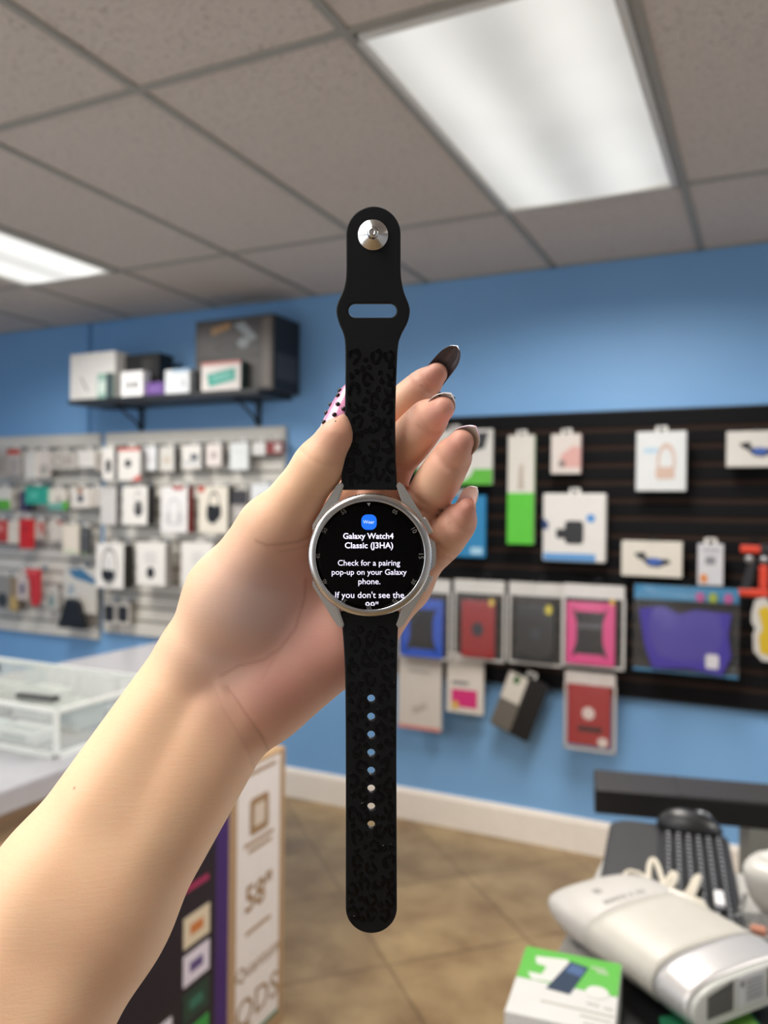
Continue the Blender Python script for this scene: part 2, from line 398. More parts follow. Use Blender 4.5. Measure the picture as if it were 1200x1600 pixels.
def pack(name, label, cat, rect, off=0.10, th=0.03, col='e4e2de', items=(), cols=(), hook=None, tab=True, side=None, group=None, rough=0.45, bag=False, roll=0.0, bev=0.002, outline=None):
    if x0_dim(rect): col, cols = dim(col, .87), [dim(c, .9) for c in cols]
    x0, y0, x1, y1 = rect; xm, ym = (x0 + x1) / 2, (y0 + y1) / 2
    X0, X1 = W(x0, ym, off)[0], W(x1, ym, off)[0]; Z1, Z0 = W(xm, y0, off)[2], W(xm, y1, off)[2]
    w, h = X1 - X0, Z1 - Z0
    t = thing(name, label, cat, ((X0 + X1) / 2, WALL_Y - off + th / 2, Z0), group=group)
    if roll: t.rotation_euler = (0, math.radians(roll), 0)
    y = -th / 2
    if bag:                                       # clear zip bag: header, soft envelope; what is inside is its printed insert
        bm = bmesh.new(); n, m_ = 8, 10
        for s in (-1, 1):
            vs = [[bm.verts.new((-w / 2 + w * i / n, s * (0.003 + th / 2 * math.sin(math.pi * i / n) ** 0.5 * math.sin(math.pi * min(1, max(0.0, j / m_))) ** 0.5) + 0.0015 * noise.noise(Vector((i * 0.9, j * 0.8, w * 50 + s))), h * j / m_)) for i in range(n + 1)] for j in range(m_ + 1)]
            for j in range(m_):
                for i in range(n):
                    f = bm.faces.new((vs[j][i], vs[j][i + 1], vs[j + 1][i + 1], vs[j + 1][i]))
        new_obj('clear_bag', bm, clear('ffffff', 0.045, 0.15, key='bag'), t, smooth=True)
        bm = bmesh.new(); prism(bm, rrect(-w / 2 + 0.004, h * 0.84, w / 2 - 0.004, h - 0.003, 0.008), -0.0045, -0.002)
        box(bm, -w / 2 + 0.003, w / 2 - 0.003, -0.004, 0.004, h * 0.83, h * 0.85)
        for s in ((-1, 1) if th < .045 else ()): box(bm, s * (w / 2 - 0.006) - 0.005, s * (w / 2 - 0.006) + 0.005, -0.002, 0.002, 0.004, h * 0.84)
        box(bm, -w / 2 + 0.003, w / 2 - 0.003, -0.002, 0.002, 0.002, 0.012)
        new_obj('bag_edge', bm, mat(col, 0.4), t)
        bm = bmesh.new(); decor(bm, items, w, h, -th / 2 + 0.006)
        iu = items[0]
        X0_, X1_, Z1_, Z0_ = -w / 2 + iu[1] * w, -w / 2 + iu[3] * w, h - iu[2] * h, h - iu[4] * h
        box(bm, X0_, X1_, -th / 2 + 0.006, th / 2 - 0.006, Z0_, Z1_, iu[5], bev=0.003)
        new_obj('case_insert', bm, [mat(c, 0.45) for c in cols], t)
    else:
        bm = bmesh.new()
        if outline:
            prism(bm, [(-w / 2 + u * w, h - v * h) for u, v in outline], y, -y)
        else:
            box(bm, -w / 2, w / 2, y, -y, 0, h, bev=min(bev, th * 0.3, w * 0.2))
        ms = [mat(col, rough)]
        if side:
            ms.append(mat(side, rough)); bm.normal_update()
            for f in bm.faces:
                if f.normal.x > 0.7: f.material_index = 1
        new_obj('carton', bm, ms, t)
        if items:
            bm = bmesh.new(); decor(bm, items, w, h, y)
            new_obj('printed_front', bm, [mat(c, 0.4) for c in cols], t)
        if tab:
            tw = min(0.034, w * 0.5)
            bm = bmesh.new()
            for s in (-1, 1): box(bm, s * tw / 2 - 0.006, s * tw / 2 + 0.006, -0.001, 0.001, h, h + 0.022)
            box(bm, -tw / 2, tw / 2, -0.001, 0.001, h + 0.014, h + 0.024)
            new_obj('hang_tab', bm, mat('e8e6e2', 0.4), t)
    if hook: hook((X0 + X1) / 2, Z1 + (0.008 if tab and not bag else 0.005), off + 0.008)
    return t
GA, GB, GC = 'accessory packs on the left white slatwall', 'accessory packs on the white slatwall below the shelf', 'accessory packs on the black slatwall'
WH, OFFW, CR = 'e8e5e1', 'd9d6d1', 'e4ddd0'
K, GRY, RED, GRN = '1b1b1e', '8f8c88', 'b3242a', '63b843'
def headset(mi, u0=0.28, u1=0.72, v0=0.2, v1=0.8):
    return [('o', u0, v0, u1, v1, mi, 0.16), ('e', u0 - 0.06, v0 + (v1 - v0) * 0.45, u0 + 0.14, v1, mi), ('e', u1 - 0.14, v0 + (v1 - v0) * 0.45, u1 + 0.06, v1, mi)]
# --- panel below the shelf, top row
TOP = 'in the top row of the white panel below the shelf'
pack('earphone_box', 'slim white box with dark figure, first in top row below the shelf', 'package', (160, 699, 178, 750), 0.17, 0.03, WH, [('e', .3, .35, .75, .8, 0)], [K], hookB, side='3a3a3c', group=GB)
pack('earphone_box', 'white box with small black earbuds and red corner below the shelf', 'package', (184, 700, 219, 751), 0.15, 0.04, WH, [('r', 0, 0, 1, .08, 1), ('e', .32, .35, .6, .6, 0), ('p', 0, 0, 0, 0, 1, [(1, .8), (1, 1), (.6, 1)])], [K, 'd8645a'], hookB, side=GRY, group=GB)
pack('cable_pack', 'plain white pack right of the red-cornered earbud box, top row', 'package', (221, 698, 244, 735), 0.09, 0.03, 'e6e9ee', [('r', .2, .4, .8, .7, 0)], ['d8d8dc'], hookB, side=GRY, group=GB)
pack('cable_pack', 'pale pack with faint cream print, fourth in top row below shelf', 'package', (249, 698, 272, 736), 0.10, 0.05, OFFW, [('e', .2, .4, .8, .7, 0)], ['cfc4b6'], hookB, side='55565a', group=GB)
pack('charger_box', 'white box printed with a dark charger, middle of top row', 'package', (284, 696, 314, 732), 0.11, 0.04, WH, [('rr', .45, .38, .85, .62, 0), ('r', .1, .7, .9, .78, 1)], ['4d5560', '9aa3ac'], hookB, side='6d6e72', group=GB)
pack('charger_box', 'pinkish white box with small grey print, top row below shelf', 'package', (322, 694, 346, 728), 0.10, 0.04, 'e9e0dc', [('rr', .3, .35, .7, .65, 0)], ['bdb2b0'], hookB, side='7d7a78', group=GB)
pack('adapter_box', 'plain bluish-white box, third from the right in the top row', 'package', (359, 692, 388, 734), 0.10, 0.05, 'e6eaec', [('r', .15, .3, .85, .34, 0)], ['d4d8da'], hookB, side=GRY, group=GB)
pack('cable_pack', 'small short white pack near the right end of the top row', 'package', (394, 692, 414, 711), 0.08, 0.03, 'e8e8e6', [('r', .2, .5, .8, .6, 0)], ['c9c9c9'], hookB, group=GB)
pack('cable_pack', 'small dark red pack at the top right corner below shelf', 'package', (416, 690, 440, 709), 0.08, 0.03, '8e3a3c', [('r', .55, .2, .95, .8, 0)], ['d9cfcb'], hookB, group=GB)
# second row
pack('case_pack', 'plain grey-white pack at the left end of the second row', 'package', (157, 762, 181, 820), 0.14, 0.03, 'cfccca', [('r', .15, .1, .85, .14, 0)], ['b9b6b4'], hookB, side='8f8c8a', group=GB)
pack('headphone_box', 'white box printed with a black mouse shape and black side', 'package', (191, 760, 230, 820), 0.15, 0.07, WH, [('e', .48, .38, .82, .78, 0), ('o', .5, .1, .8, .6, 1, 0.2)], [K, '9d9a98'], hookB, side='1d1d20', group=GB)
pack('headphone_box', 'white headphone box with pale grey figure and dark red side', 'package', (251, 760, 293, 832), 0.15, 0.055, 'e6e4e4', headset(0, .25, .75, .25, .85) + [('r', .45, 0, .85, .07, 1)], ['c6c4c6', RED], hookB, side='8c1f22', group=GB)
pack('headphone_box', 'cream box with large black headset under the right shelf bracket', 'package', (310, 760, 356, 833), 0.15, 0.06, CR, headset(0, .34, .72, .1, .7) + [('e', .28, .4, .7, .8, 0), ('r', .0, .0, .2, .12, 1)], ['19191b', 'c85a4c'], hookB, side='2a2a2c', group=GB)
pack('speaker_box', 'dark-topped grey box right of the cream headset box', 'package', (361, 766, 386, 822), 0.13, 0.05, 'a8a4a0', [('r', 0, 0, 1, .4, 0), ('e', .3, .5, .7, .75, 1)], ['3c3a3e', 'c9c6c2'], hookB, group=GB)
pack('cable_pack', 'small white pack with grey figure, right end of second row', 'package', (392, 757, 422, 797), 0.11, 0.03, 'e4e8ec', [('e', .4, .4, .65, .8, 0)], ['9aa0a2'], hookB, group=GB)
# third row
pack('headphone_box', 'white box with large round grey and black headphones, third row', 'package', (150, 850, 193, 919), 0.17, 0.08, WH, [('o', .18, .06, .78, .95, 1, 0.22), ('e', .2, .55, .68, .85, 0), ('e', .28, .25, .62, .6, 2)], [K, '9b9997', 'd8d6d4'], hookB, side='2b2a28', group=GB)
pack('mouse_box', 'white box with one black oval mouse, third row middle', 'package', (213, 848, 258, 915), 0.16, 0.06, WH, [('e', .36, .56, .64, .84, 0), ('r', .3, .2, .7, .5, 1)], [K, 'd6d4d2'], hookB, side='a3a09d', group=GB)
pack('mouse_box', 'white box with black oval mouse partly behind the forearm edge', 'package', (283, 848, 332, 918), 0.16, 0.06, WH, [('e', .42, .58, .68, .86, 0), ('r', .35, .2, .7, .5, 1)], [K, 'd8d6d4'], hookB, side='a3a09d', group=GB)
# bottom row
pack('flash_drive_pack', 'small clear pack with black drive, bottom row, leftmost of two', 'package', (161, 940, 180, 975), 0.09, 0.02, 'c9c5c0', [('rr', .1, .15, .9, .9, 0)], ['232325'], hookB, group=GB)
pack('flash_drive_pack', 'small clear pack with black drive, bottom row, right of its twin', 'package', (183, 942, 201, 976), 0.09, 0.02, 'c9c5c0', [('rr', .08, .15, .92, .88, 0)], ['232325'], hookB, group=GB)
# --- left panel, top row
pack('case_pack', 'grey-beige pack at the far left of the top row', 'package', (-10, 708, 11, 746), 0.1, 0.03, 'a9a29c', [('r', .2, .2, .8, .8, 0)], ['989089'], hookA, group=GA)
pack('case_pack', 'grey pack with bright red header card, left panel top row', 'package', (13, 702, 31, 744), 0.1, 0.03, 'b9b3b0', [('r', -.1, 0, 1.0, .2, 0), ('r', .2, .35, .8, .9, 1)], ['c0503c', 'a49d9b'], hookA, group=GA)
pack('cable_pack', 'tall plain off-white pack, third in left panel top row', 'package', (38, 706, 55, 748), 0.12, 0.03, 'd6d4d0', [('r', .2, .1, .8, .15, 0)], ['bab8b4'], hookA, group=GA)
pack('cable_pack', 'pale pinkish pack right of the tall off-white pack, top row', 'package', (59, 703, 76, 747), 0.1, 0.02, 'd4ccc8', [('e', .2, .5, .9, .9, 0)], ['a8a49e'], hookA, group=GA)
pack('earphone_pack', 'wide clear pack with coiled grey cord, left panel top row', 'package', (79, 706, 119, 733), 0.1, 0.02, 'c7c1ba', [('o', .1, .2, .5, .9, 0, .25), ('e', .55, .2, .85, .8, 1)], ['8f8a84', 'b1aaa2'], hookA, group=GA)
pack('charger_box', 'wide plain white box at the right of the left panel top row', 'package', (122, 704, 147, 730), 0.12, 0.04, 'e2dfdb', [('r', .2, .4, .8, .45, 0)], ['c9c6c2'], hookA, group=GA)
pack('cable_pack', 'narrow beige pack at the right edge of the left panel, top row', 'package', (149, 706, 160, 736), 0.11, 0.02, 'b7afa7', [('r', .2, .2, .8, .7, 0)], ['a39b93'], hookA, group=GA)
# second row
pack('phone_case_pack', 'white pack with green lower half at the left picture edge', 'package', (-8, 762, 16, 796), 0.1, 0.03, 'd9d6d0', [('r', 0, .55, 1, 1, 0)], ['5cae3c'], hookA, group=GA)
pack('pouch', 'dark purple pouch behind the teal pack', 'package', (30, 767, 47, 799), 0.08, 0.02, '3c2f52', [('r', .2, .2, .8, .6, 0)], ['4a3b64'], hookA, group=GA)
pack('cable_pack', 'bright teal pack on the left white slatwall', 'package', (39, 760, 72, 788), 0.13, 0.03, '2f9e8c', [('r', .25, .3, .6, .7, 0)], ['56b8a6'], hookA, group=GA)
pack('phone_case_pack', 'white pack with teal and green bottom right of the teal pack', 'package', (75, 764, 101, 797), 0.11, 0.03, 'dfd8cf', [('p', 0, 0, 0, 0, 0, [(0, .7), (1, .6), (1, 1), (0, 1)]), ('e', .85, .55, 1.25, 1, 1), ('e', .5, .35, .8, .6, 2)], ['6fa79b', '55a63c', 'a39c90'], hookA, group=GA)
pack('charger_box', 'white pack with brown top and dark round spot, left panel', 'package', (111, 762, 139, 793), 0.12, 0.03, 'e0dbd5', [('r', .35, 0, .65, .3, 0), ('e', .35, .35, .7, .75, 1)], ['a2785c', '3c4250'], hookA, group=GA)
pack('cable_pack', 'pale grey pack with round coil, right end of second row', 'package', (142, 764, 158, 791), 0.1, 0.02, 'cdc7c1', [('o', .1, .2, .9, .8, 0, .3)], ['b3aca4'], hookA, group=GA)
# third row
pack('phone_case_pack', 'red pack at the left picture edge, third row', 'package', (-10, 813, 9, 847), 0.11, 0.03, 'b5322e', [('r', .2, .2, .8, .5, 0)], ['d7837c'], hookA, group=GA)
pack('cable_pack', 'cream pack between two red packs, third row', 'package', (12, 814, 28, 849), 0.1, 0.02, 'ddd5ca', [('r', .2, .3, .8, .35, 0)], ['c3b9ac'], hookA, group=GA)
pack('phone_case_pack', 'tall bright red pack, third row of the left panel', 'package', (30, 811, 48, 857), 0.13, 0.03, 'c41f22', [('r', .2, .25, .8, .4, 0)], ['a8181b'], hookA, group=GA)
pack('phone_case_pack', 'greyish pack with pale red slanted print, third row', 'package', (51, 814, 69, 843), 0.1, 0.02, 'b7aca6', [('p', 0, 0, 0, 0, 0, [(.4, .1), (1, .1), (1, .7), (.8, .7)])], ['b5605a'], hookA, group=GA)
pack('cable_pack', 'off-white pack with brownish red top, third row', 'package', (76, 813, 97, 845), 0.09, 0.02, 'cfc7bf', [('p', 0, 0, 0, 0, 0, [(.5, 0), (1, 0), (1, .2), (.8, .25)])], ['a4584c'], hookA, group=GA)
pack('charger_box', 'tall cream box, third row of the left panel', 'package', (98, 820, 122, 866), 0.13, 0.03, 'e2d9cb', [('r', .1, .85, .9, .95, 0)], ['c3ceb2'], hookA, group=GA)
pack('power_bank_box', 'dark grey slim box right of the tall cream box', 'package', (125, 824, 138, 868), 0.13, 0.03, '4d4e50', [('r', .2, .2, .8, .25, 0), ('r', 0, .88, 1, 1, 1)], ['77797c', '6d7a5c'], hookA, group=GA)
# bottom row
pack('holder_pack', 'dark grey mount pack at the left picture edge, bottom row', 'package', (-6, 900, 14, 952), 0.1, 0.03, '8f8c88', [('e', .1, .5, .9, .95, 0)], ['34373a'], hookA, group=GA)
pack('cable_pack', 'tan and yellow pack, second in the bottom row', 'package', (15, 902, 27, 956), 0.1, 0.02, '8d7c66', [('r', .1, .55, .9, .95, 0)], ['b89c5c'], hookA, group=GA)
pack('case_pack', 'pale pack with purple figure left of the red case, bottom row', 'package', (27, 895, 42, 937), 0.1, 0.02, 'cbbfbb', [('e', .3, .35, .75, .85, 0)], ['47406a'], hookA, group=GA)
pack('phone_case', 'red tapered phone case in the bottom row, left panel', 'phone case', (37, 889, 61, 946), 0.13, 0.02, 'bd2a30', [('r', .1, .05, .9, .12, 0)], ['d45a5a'], hookA, group=GA, outline=[(0, 0), (1, 0), (1, .85), (.9, 1), (.5, 1), (.4, .35)])
pack('holder_pack', 'small bluish-grey holder pack low in the bottom row', 'package', (72, 922, 90, 953), 0.09, 0.02, 'b9b8b2', [('e', .2, .2, .7, .9, 0)], ['73888c'], hookA, group=GA)
pack('case_pack', 'large clear white pack with blue header above the black pouch', 'package', (100, 888, 150, 958), 0.09, 0.02, 'c9c6c0', [('p', 0, 0, 0, 0, 0, [(.1, .05), (.55, 0), (1, .25), (.95, .34), (.3, .22)]), ('e', .1, .35, .35, .65, 1)], ['3e6f96', '9fa7ae'], hookA, group=GA)
pack('pouch', 'black flared pouch at the bottom right of the left panel', 'pouch', (90, 936, 133, 982), 0.14, 0.03, '151517', [('r', .4, .05, .6, .1, 0)], ['29292c'], hookA, group=GA, outline=[(.28, .02), (.35, 0), (.6, 0), (.72, .1), (1, .98), (.95, 1), (0, 1)])
# --- black slatwall
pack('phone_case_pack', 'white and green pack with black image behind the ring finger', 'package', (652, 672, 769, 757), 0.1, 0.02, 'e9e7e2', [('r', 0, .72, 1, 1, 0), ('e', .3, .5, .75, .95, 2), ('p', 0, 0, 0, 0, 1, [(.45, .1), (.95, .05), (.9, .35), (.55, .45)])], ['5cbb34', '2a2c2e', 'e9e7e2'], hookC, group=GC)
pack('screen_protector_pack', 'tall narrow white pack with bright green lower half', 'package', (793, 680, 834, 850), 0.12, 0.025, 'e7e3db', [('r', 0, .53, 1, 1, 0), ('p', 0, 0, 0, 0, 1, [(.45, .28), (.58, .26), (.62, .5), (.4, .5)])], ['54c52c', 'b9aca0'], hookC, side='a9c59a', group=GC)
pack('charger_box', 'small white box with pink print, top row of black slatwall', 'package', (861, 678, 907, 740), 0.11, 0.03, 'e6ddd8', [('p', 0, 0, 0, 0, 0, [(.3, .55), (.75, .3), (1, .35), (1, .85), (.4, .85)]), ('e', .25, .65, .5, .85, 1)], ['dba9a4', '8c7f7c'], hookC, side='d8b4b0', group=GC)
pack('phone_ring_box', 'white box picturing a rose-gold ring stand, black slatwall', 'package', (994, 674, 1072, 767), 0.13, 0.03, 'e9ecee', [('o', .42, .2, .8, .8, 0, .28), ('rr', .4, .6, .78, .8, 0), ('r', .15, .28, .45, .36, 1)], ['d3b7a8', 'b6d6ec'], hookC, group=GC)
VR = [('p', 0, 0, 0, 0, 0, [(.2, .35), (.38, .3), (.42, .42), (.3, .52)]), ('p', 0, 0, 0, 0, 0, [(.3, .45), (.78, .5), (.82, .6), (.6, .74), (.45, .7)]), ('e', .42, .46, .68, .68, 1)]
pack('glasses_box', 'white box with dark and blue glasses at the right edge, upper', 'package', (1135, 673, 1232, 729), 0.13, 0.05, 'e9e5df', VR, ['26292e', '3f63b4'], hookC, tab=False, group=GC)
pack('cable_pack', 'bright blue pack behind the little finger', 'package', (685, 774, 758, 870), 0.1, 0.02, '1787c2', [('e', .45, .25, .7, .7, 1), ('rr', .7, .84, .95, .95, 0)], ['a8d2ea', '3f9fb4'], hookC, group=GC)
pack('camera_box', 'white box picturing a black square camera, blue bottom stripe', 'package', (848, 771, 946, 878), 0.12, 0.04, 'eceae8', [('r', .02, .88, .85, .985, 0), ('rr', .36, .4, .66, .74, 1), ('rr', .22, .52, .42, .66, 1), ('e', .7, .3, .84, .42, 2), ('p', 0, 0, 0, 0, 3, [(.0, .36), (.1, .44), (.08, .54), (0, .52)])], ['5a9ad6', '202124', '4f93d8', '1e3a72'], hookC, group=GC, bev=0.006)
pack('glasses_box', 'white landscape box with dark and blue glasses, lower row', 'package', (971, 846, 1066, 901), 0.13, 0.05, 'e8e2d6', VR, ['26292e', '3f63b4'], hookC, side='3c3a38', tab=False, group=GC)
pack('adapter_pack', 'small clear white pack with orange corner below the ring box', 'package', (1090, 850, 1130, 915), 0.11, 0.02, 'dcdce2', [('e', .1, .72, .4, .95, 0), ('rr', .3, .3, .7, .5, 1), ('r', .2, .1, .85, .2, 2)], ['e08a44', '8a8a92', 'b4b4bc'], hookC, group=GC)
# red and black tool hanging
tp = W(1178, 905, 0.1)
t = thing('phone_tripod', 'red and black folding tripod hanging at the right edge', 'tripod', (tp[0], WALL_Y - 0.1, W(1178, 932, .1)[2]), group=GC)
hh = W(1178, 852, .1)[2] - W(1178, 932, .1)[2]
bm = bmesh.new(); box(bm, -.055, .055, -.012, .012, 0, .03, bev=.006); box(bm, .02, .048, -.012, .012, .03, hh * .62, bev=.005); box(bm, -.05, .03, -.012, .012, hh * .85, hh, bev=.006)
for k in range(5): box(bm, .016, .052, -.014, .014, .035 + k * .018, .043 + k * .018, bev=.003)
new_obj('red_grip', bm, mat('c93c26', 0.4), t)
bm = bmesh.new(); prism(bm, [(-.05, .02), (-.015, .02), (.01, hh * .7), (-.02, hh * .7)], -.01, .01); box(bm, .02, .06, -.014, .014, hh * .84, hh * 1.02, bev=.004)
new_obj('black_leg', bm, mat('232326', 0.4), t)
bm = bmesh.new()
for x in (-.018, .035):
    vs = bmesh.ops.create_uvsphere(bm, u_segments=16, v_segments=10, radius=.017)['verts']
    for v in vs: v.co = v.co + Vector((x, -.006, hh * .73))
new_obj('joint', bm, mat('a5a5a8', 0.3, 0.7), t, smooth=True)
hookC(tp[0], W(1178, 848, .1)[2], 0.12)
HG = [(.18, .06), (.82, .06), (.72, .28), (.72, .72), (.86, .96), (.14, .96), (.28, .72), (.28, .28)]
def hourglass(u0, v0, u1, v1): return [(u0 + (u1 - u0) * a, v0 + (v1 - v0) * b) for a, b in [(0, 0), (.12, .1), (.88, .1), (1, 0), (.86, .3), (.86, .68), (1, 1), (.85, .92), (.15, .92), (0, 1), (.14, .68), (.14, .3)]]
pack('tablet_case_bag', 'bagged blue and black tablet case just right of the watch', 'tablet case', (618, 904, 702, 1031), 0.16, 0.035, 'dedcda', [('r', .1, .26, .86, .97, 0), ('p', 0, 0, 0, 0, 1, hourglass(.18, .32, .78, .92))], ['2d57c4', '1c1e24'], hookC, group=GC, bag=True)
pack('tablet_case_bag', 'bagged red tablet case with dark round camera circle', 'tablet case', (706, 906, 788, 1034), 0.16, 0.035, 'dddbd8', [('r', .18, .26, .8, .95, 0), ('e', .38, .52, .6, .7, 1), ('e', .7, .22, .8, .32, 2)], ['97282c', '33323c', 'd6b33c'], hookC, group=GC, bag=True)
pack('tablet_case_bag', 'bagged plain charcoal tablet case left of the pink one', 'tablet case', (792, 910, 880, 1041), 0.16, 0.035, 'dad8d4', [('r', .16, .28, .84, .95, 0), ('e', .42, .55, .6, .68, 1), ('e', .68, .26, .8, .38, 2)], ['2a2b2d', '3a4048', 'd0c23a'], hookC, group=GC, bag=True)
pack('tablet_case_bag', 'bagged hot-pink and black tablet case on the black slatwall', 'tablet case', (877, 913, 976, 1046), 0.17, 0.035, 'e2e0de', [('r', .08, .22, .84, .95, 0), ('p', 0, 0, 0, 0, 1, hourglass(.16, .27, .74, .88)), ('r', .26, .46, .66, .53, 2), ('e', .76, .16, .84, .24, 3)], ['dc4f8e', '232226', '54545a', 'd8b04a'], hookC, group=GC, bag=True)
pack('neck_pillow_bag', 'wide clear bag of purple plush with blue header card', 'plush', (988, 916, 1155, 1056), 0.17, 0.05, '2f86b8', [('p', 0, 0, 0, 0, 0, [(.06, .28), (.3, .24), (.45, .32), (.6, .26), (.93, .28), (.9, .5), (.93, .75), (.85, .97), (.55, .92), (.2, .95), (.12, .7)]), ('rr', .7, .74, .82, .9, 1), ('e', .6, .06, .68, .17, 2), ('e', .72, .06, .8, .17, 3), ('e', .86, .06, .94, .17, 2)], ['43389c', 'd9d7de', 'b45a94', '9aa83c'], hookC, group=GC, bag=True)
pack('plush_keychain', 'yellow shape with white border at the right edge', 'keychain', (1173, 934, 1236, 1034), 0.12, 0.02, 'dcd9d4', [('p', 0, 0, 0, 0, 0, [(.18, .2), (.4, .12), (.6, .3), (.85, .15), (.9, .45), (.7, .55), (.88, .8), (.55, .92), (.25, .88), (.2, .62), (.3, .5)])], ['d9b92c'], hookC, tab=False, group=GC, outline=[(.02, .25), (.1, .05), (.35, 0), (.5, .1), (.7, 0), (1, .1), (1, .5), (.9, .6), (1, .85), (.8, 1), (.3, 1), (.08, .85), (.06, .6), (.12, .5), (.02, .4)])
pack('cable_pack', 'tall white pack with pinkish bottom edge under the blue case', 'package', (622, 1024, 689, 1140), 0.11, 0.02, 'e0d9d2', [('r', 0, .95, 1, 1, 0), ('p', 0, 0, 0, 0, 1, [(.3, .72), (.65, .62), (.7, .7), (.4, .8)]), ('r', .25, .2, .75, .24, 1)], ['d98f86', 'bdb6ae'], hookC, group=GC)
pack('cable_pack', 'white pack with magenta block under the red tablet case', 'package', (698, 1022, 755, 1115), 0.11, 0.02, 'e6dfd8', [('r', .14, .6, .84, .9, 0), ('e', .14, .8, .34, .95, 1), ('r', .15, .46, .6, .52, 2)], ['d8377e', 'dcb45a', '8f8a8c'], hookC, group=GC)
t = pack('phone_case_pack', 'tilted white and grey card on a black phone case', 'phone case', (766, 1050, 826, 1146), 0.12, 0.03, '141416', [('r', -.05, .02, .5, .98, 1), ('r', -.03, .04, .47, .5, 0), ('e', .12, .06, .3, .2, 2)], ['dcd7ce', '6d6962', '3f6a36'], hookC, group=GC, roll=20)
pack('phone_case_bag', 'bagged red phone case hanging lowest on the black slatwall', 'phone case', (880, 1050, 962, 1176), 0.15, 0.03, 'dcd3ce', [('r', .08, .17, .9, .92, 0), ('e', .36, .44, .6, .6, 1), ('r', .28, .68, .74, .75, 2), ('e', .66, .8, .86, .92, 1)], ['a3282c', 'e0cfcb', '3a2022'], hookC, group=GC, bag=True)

# ------------------------------------------------------------------ wall shelf and what stands on it
SH_OFF = 0.30
zs = W(250, 616, SH_OFF)[2]                        # top of the board
xs0, xs1 = W(107, 615, SH_OFF)[0], W(404, 612, SH_OFF)[0]
t = thing('bracket_shelf', 'black bracketed wall shelf loaded with boxes on the blue wall', 'shelf', ((xs0 + xs1) / 2, WALL_Y - .0015, zs - 0.03))
hw = (xs1 - xs0) / 2
bm = bmesh.new(); box(bm, -hw, hw, -SH_OFF, -0.001, 0.006, 0.03, bev=0.002); new_obj('shelf_board', bm, mat('1f2328', 0.45), t)
for px in (221, 404):
    bx = W(px, 640, 0.01)[0] - (xs0 + xs1) / 2; bx = min(bx, hw - 0.02)
    bm = bmesh.new(); box(bm, bx - .013, bx + .013, -0.012, -0.001, W(304, 673, .022)[2] + .014 - (zs - .03), .006); box(bm, bx - .013, bx + .013, -.22, -.001, -.004, .006)
    tube(bm, [(bx, -.012, -.115), (bx, -.06, -.07), (bx, -.2, -.003)], .007, 8)
    new_obj('bracket', bm, mat('1c2026', 0.4), t)
ztop = zs
def shelf_box(name, label, rect, off, depth, col, items=(), cols=(), side=None, cat='box', group='boxes on the wall shelf', zt=None):
    x0, y0, x1 = rect
    X0, X1 = W(x0, y0, off)[0], W(x1, y0, off)[0]; Z1 = W((x0 + x1) / 2, y0, off)[2]
    w, h = X1 - X0, Z1 - ztop
    t = thing(name, label, cat, ((X0 + X1) / 2, WALL_Y - off + depth / 2, ztop), group=group)
    bm = bmesh.new(); box(bm, -w / 2, w / 2, -depth / 2, depth / 2, 0, h, bev=0.002); ms = [mat(col, 0.45)]
    if side:
        ms.append(mat(side, 0.45)); bm.normal_update()
        for f in bm.faces:
            if f.normal.x > 0.7: f.material_index = 1
    new_obj('carton', bm, ms, t)
    if items:
        bm = bmesh.new(); decor(bm, items, w, h, -depth / 2); new_obj('printed_front', bm, [mat(c, 0.4) for c in cols], t)
    return t, w, h
shelf_box('carton_box', 'tall white box at the left end of the wall shelf', (110, 551, 180), 0.27, 0.1, 'dcdad7', [('p', 0, 0, 0, 0, 0, [(.22, .5), (.26, .5), (.42, .8), (.38, .82)])], ['9a9896'])
shelf_box('bottle_box', 'small pale green box in front of the tall white box', (152, 583, 174), 0.295, 0.024, '8fb0a4', [('r', .1, .3, .6, .8, 0), ('r', .65, 0, 1, 1, 1)], ['c8d8d0', '3b4650'])
shelf_box('carton_box', 'black box standing behind the small white box on the shelf', (196, 553, 248), 0.2, 0.12, '1f2022', [('r', .5, .1, .8, .8, 0)], ['3d3c3a'])
shelf_box('charger_box', 'small white box with dark marks in front of the black box', (189, 580, 223), 0.295, 0.06, 'ebebec', [('rr', .3, .42, .45, .68, 0), ('rr', .58, .42, .75, .68, 0)], ['5a5a5e'])
shelf_box('cable_box', 'low purple box in the middle of the wall shelf', (226, 597, 256), 0.27, 0.05, '6d4f94', [('r', .2, .4, .8, .6, 0)], ['8a6cb0'])
shelf_box('charger_box', 'small white box with pale blue top right of the purple box', (258, 577, 296), 0.28, 0.06, 'e4e8ec', [('r', .3, 0, 1, .12, 0), ('p', 0, 0, 0, 0, 1, [(.7, .5), (.78, .4), (.85, .7), (.75, .75)])], ['a9c8e2', 'b4b8bc'])
shelf_box('adapter_box', 'low dark grey box between the white boxes on the shelf', (298, 580, 306), 0.27, 0.05, '2d3136', [('r', .2, .3, .8, .4, 0)], ['4a4e54'])
BX, bw, bh = shelf_box('monitor_carton', 'large dark printed carton at the right end of the shelf', (306, 496, 428), 0.245, 0.243, '3d3836', [('r', .02, .02, .9, .98, 1), ('p', 0, 0, 0, 0, 0, [(.2, .12), (.45, .06), (.46, .14), (.22, .22)]), ('p', 0, 0, 0, 0, 2, [(.5, .1), (.62, .06), (.8, .3), (.72, .34)]), ('e', .55, .28, .7, .42, 2), ('e', .25, .3, .55, .5, 3), ('r', 0, .5, 1, .56, 3), ('r', .86, .04, .97, .96, 4)], ['9c7448', '43403f', '8f979c', '322f30', '6b625c'], side='26262a')
bm = bmesh.new(); box(bm, bw / 2, bw / 2 + .0008, -.09, .09, .06, bh * .5); box(bm, bw / 2 + .0008, bw / 2 + .0014, -.07, .07, bh * .2, bh * .4); new_obj('side_print', bm, mat('4d4d52', .4), BX)
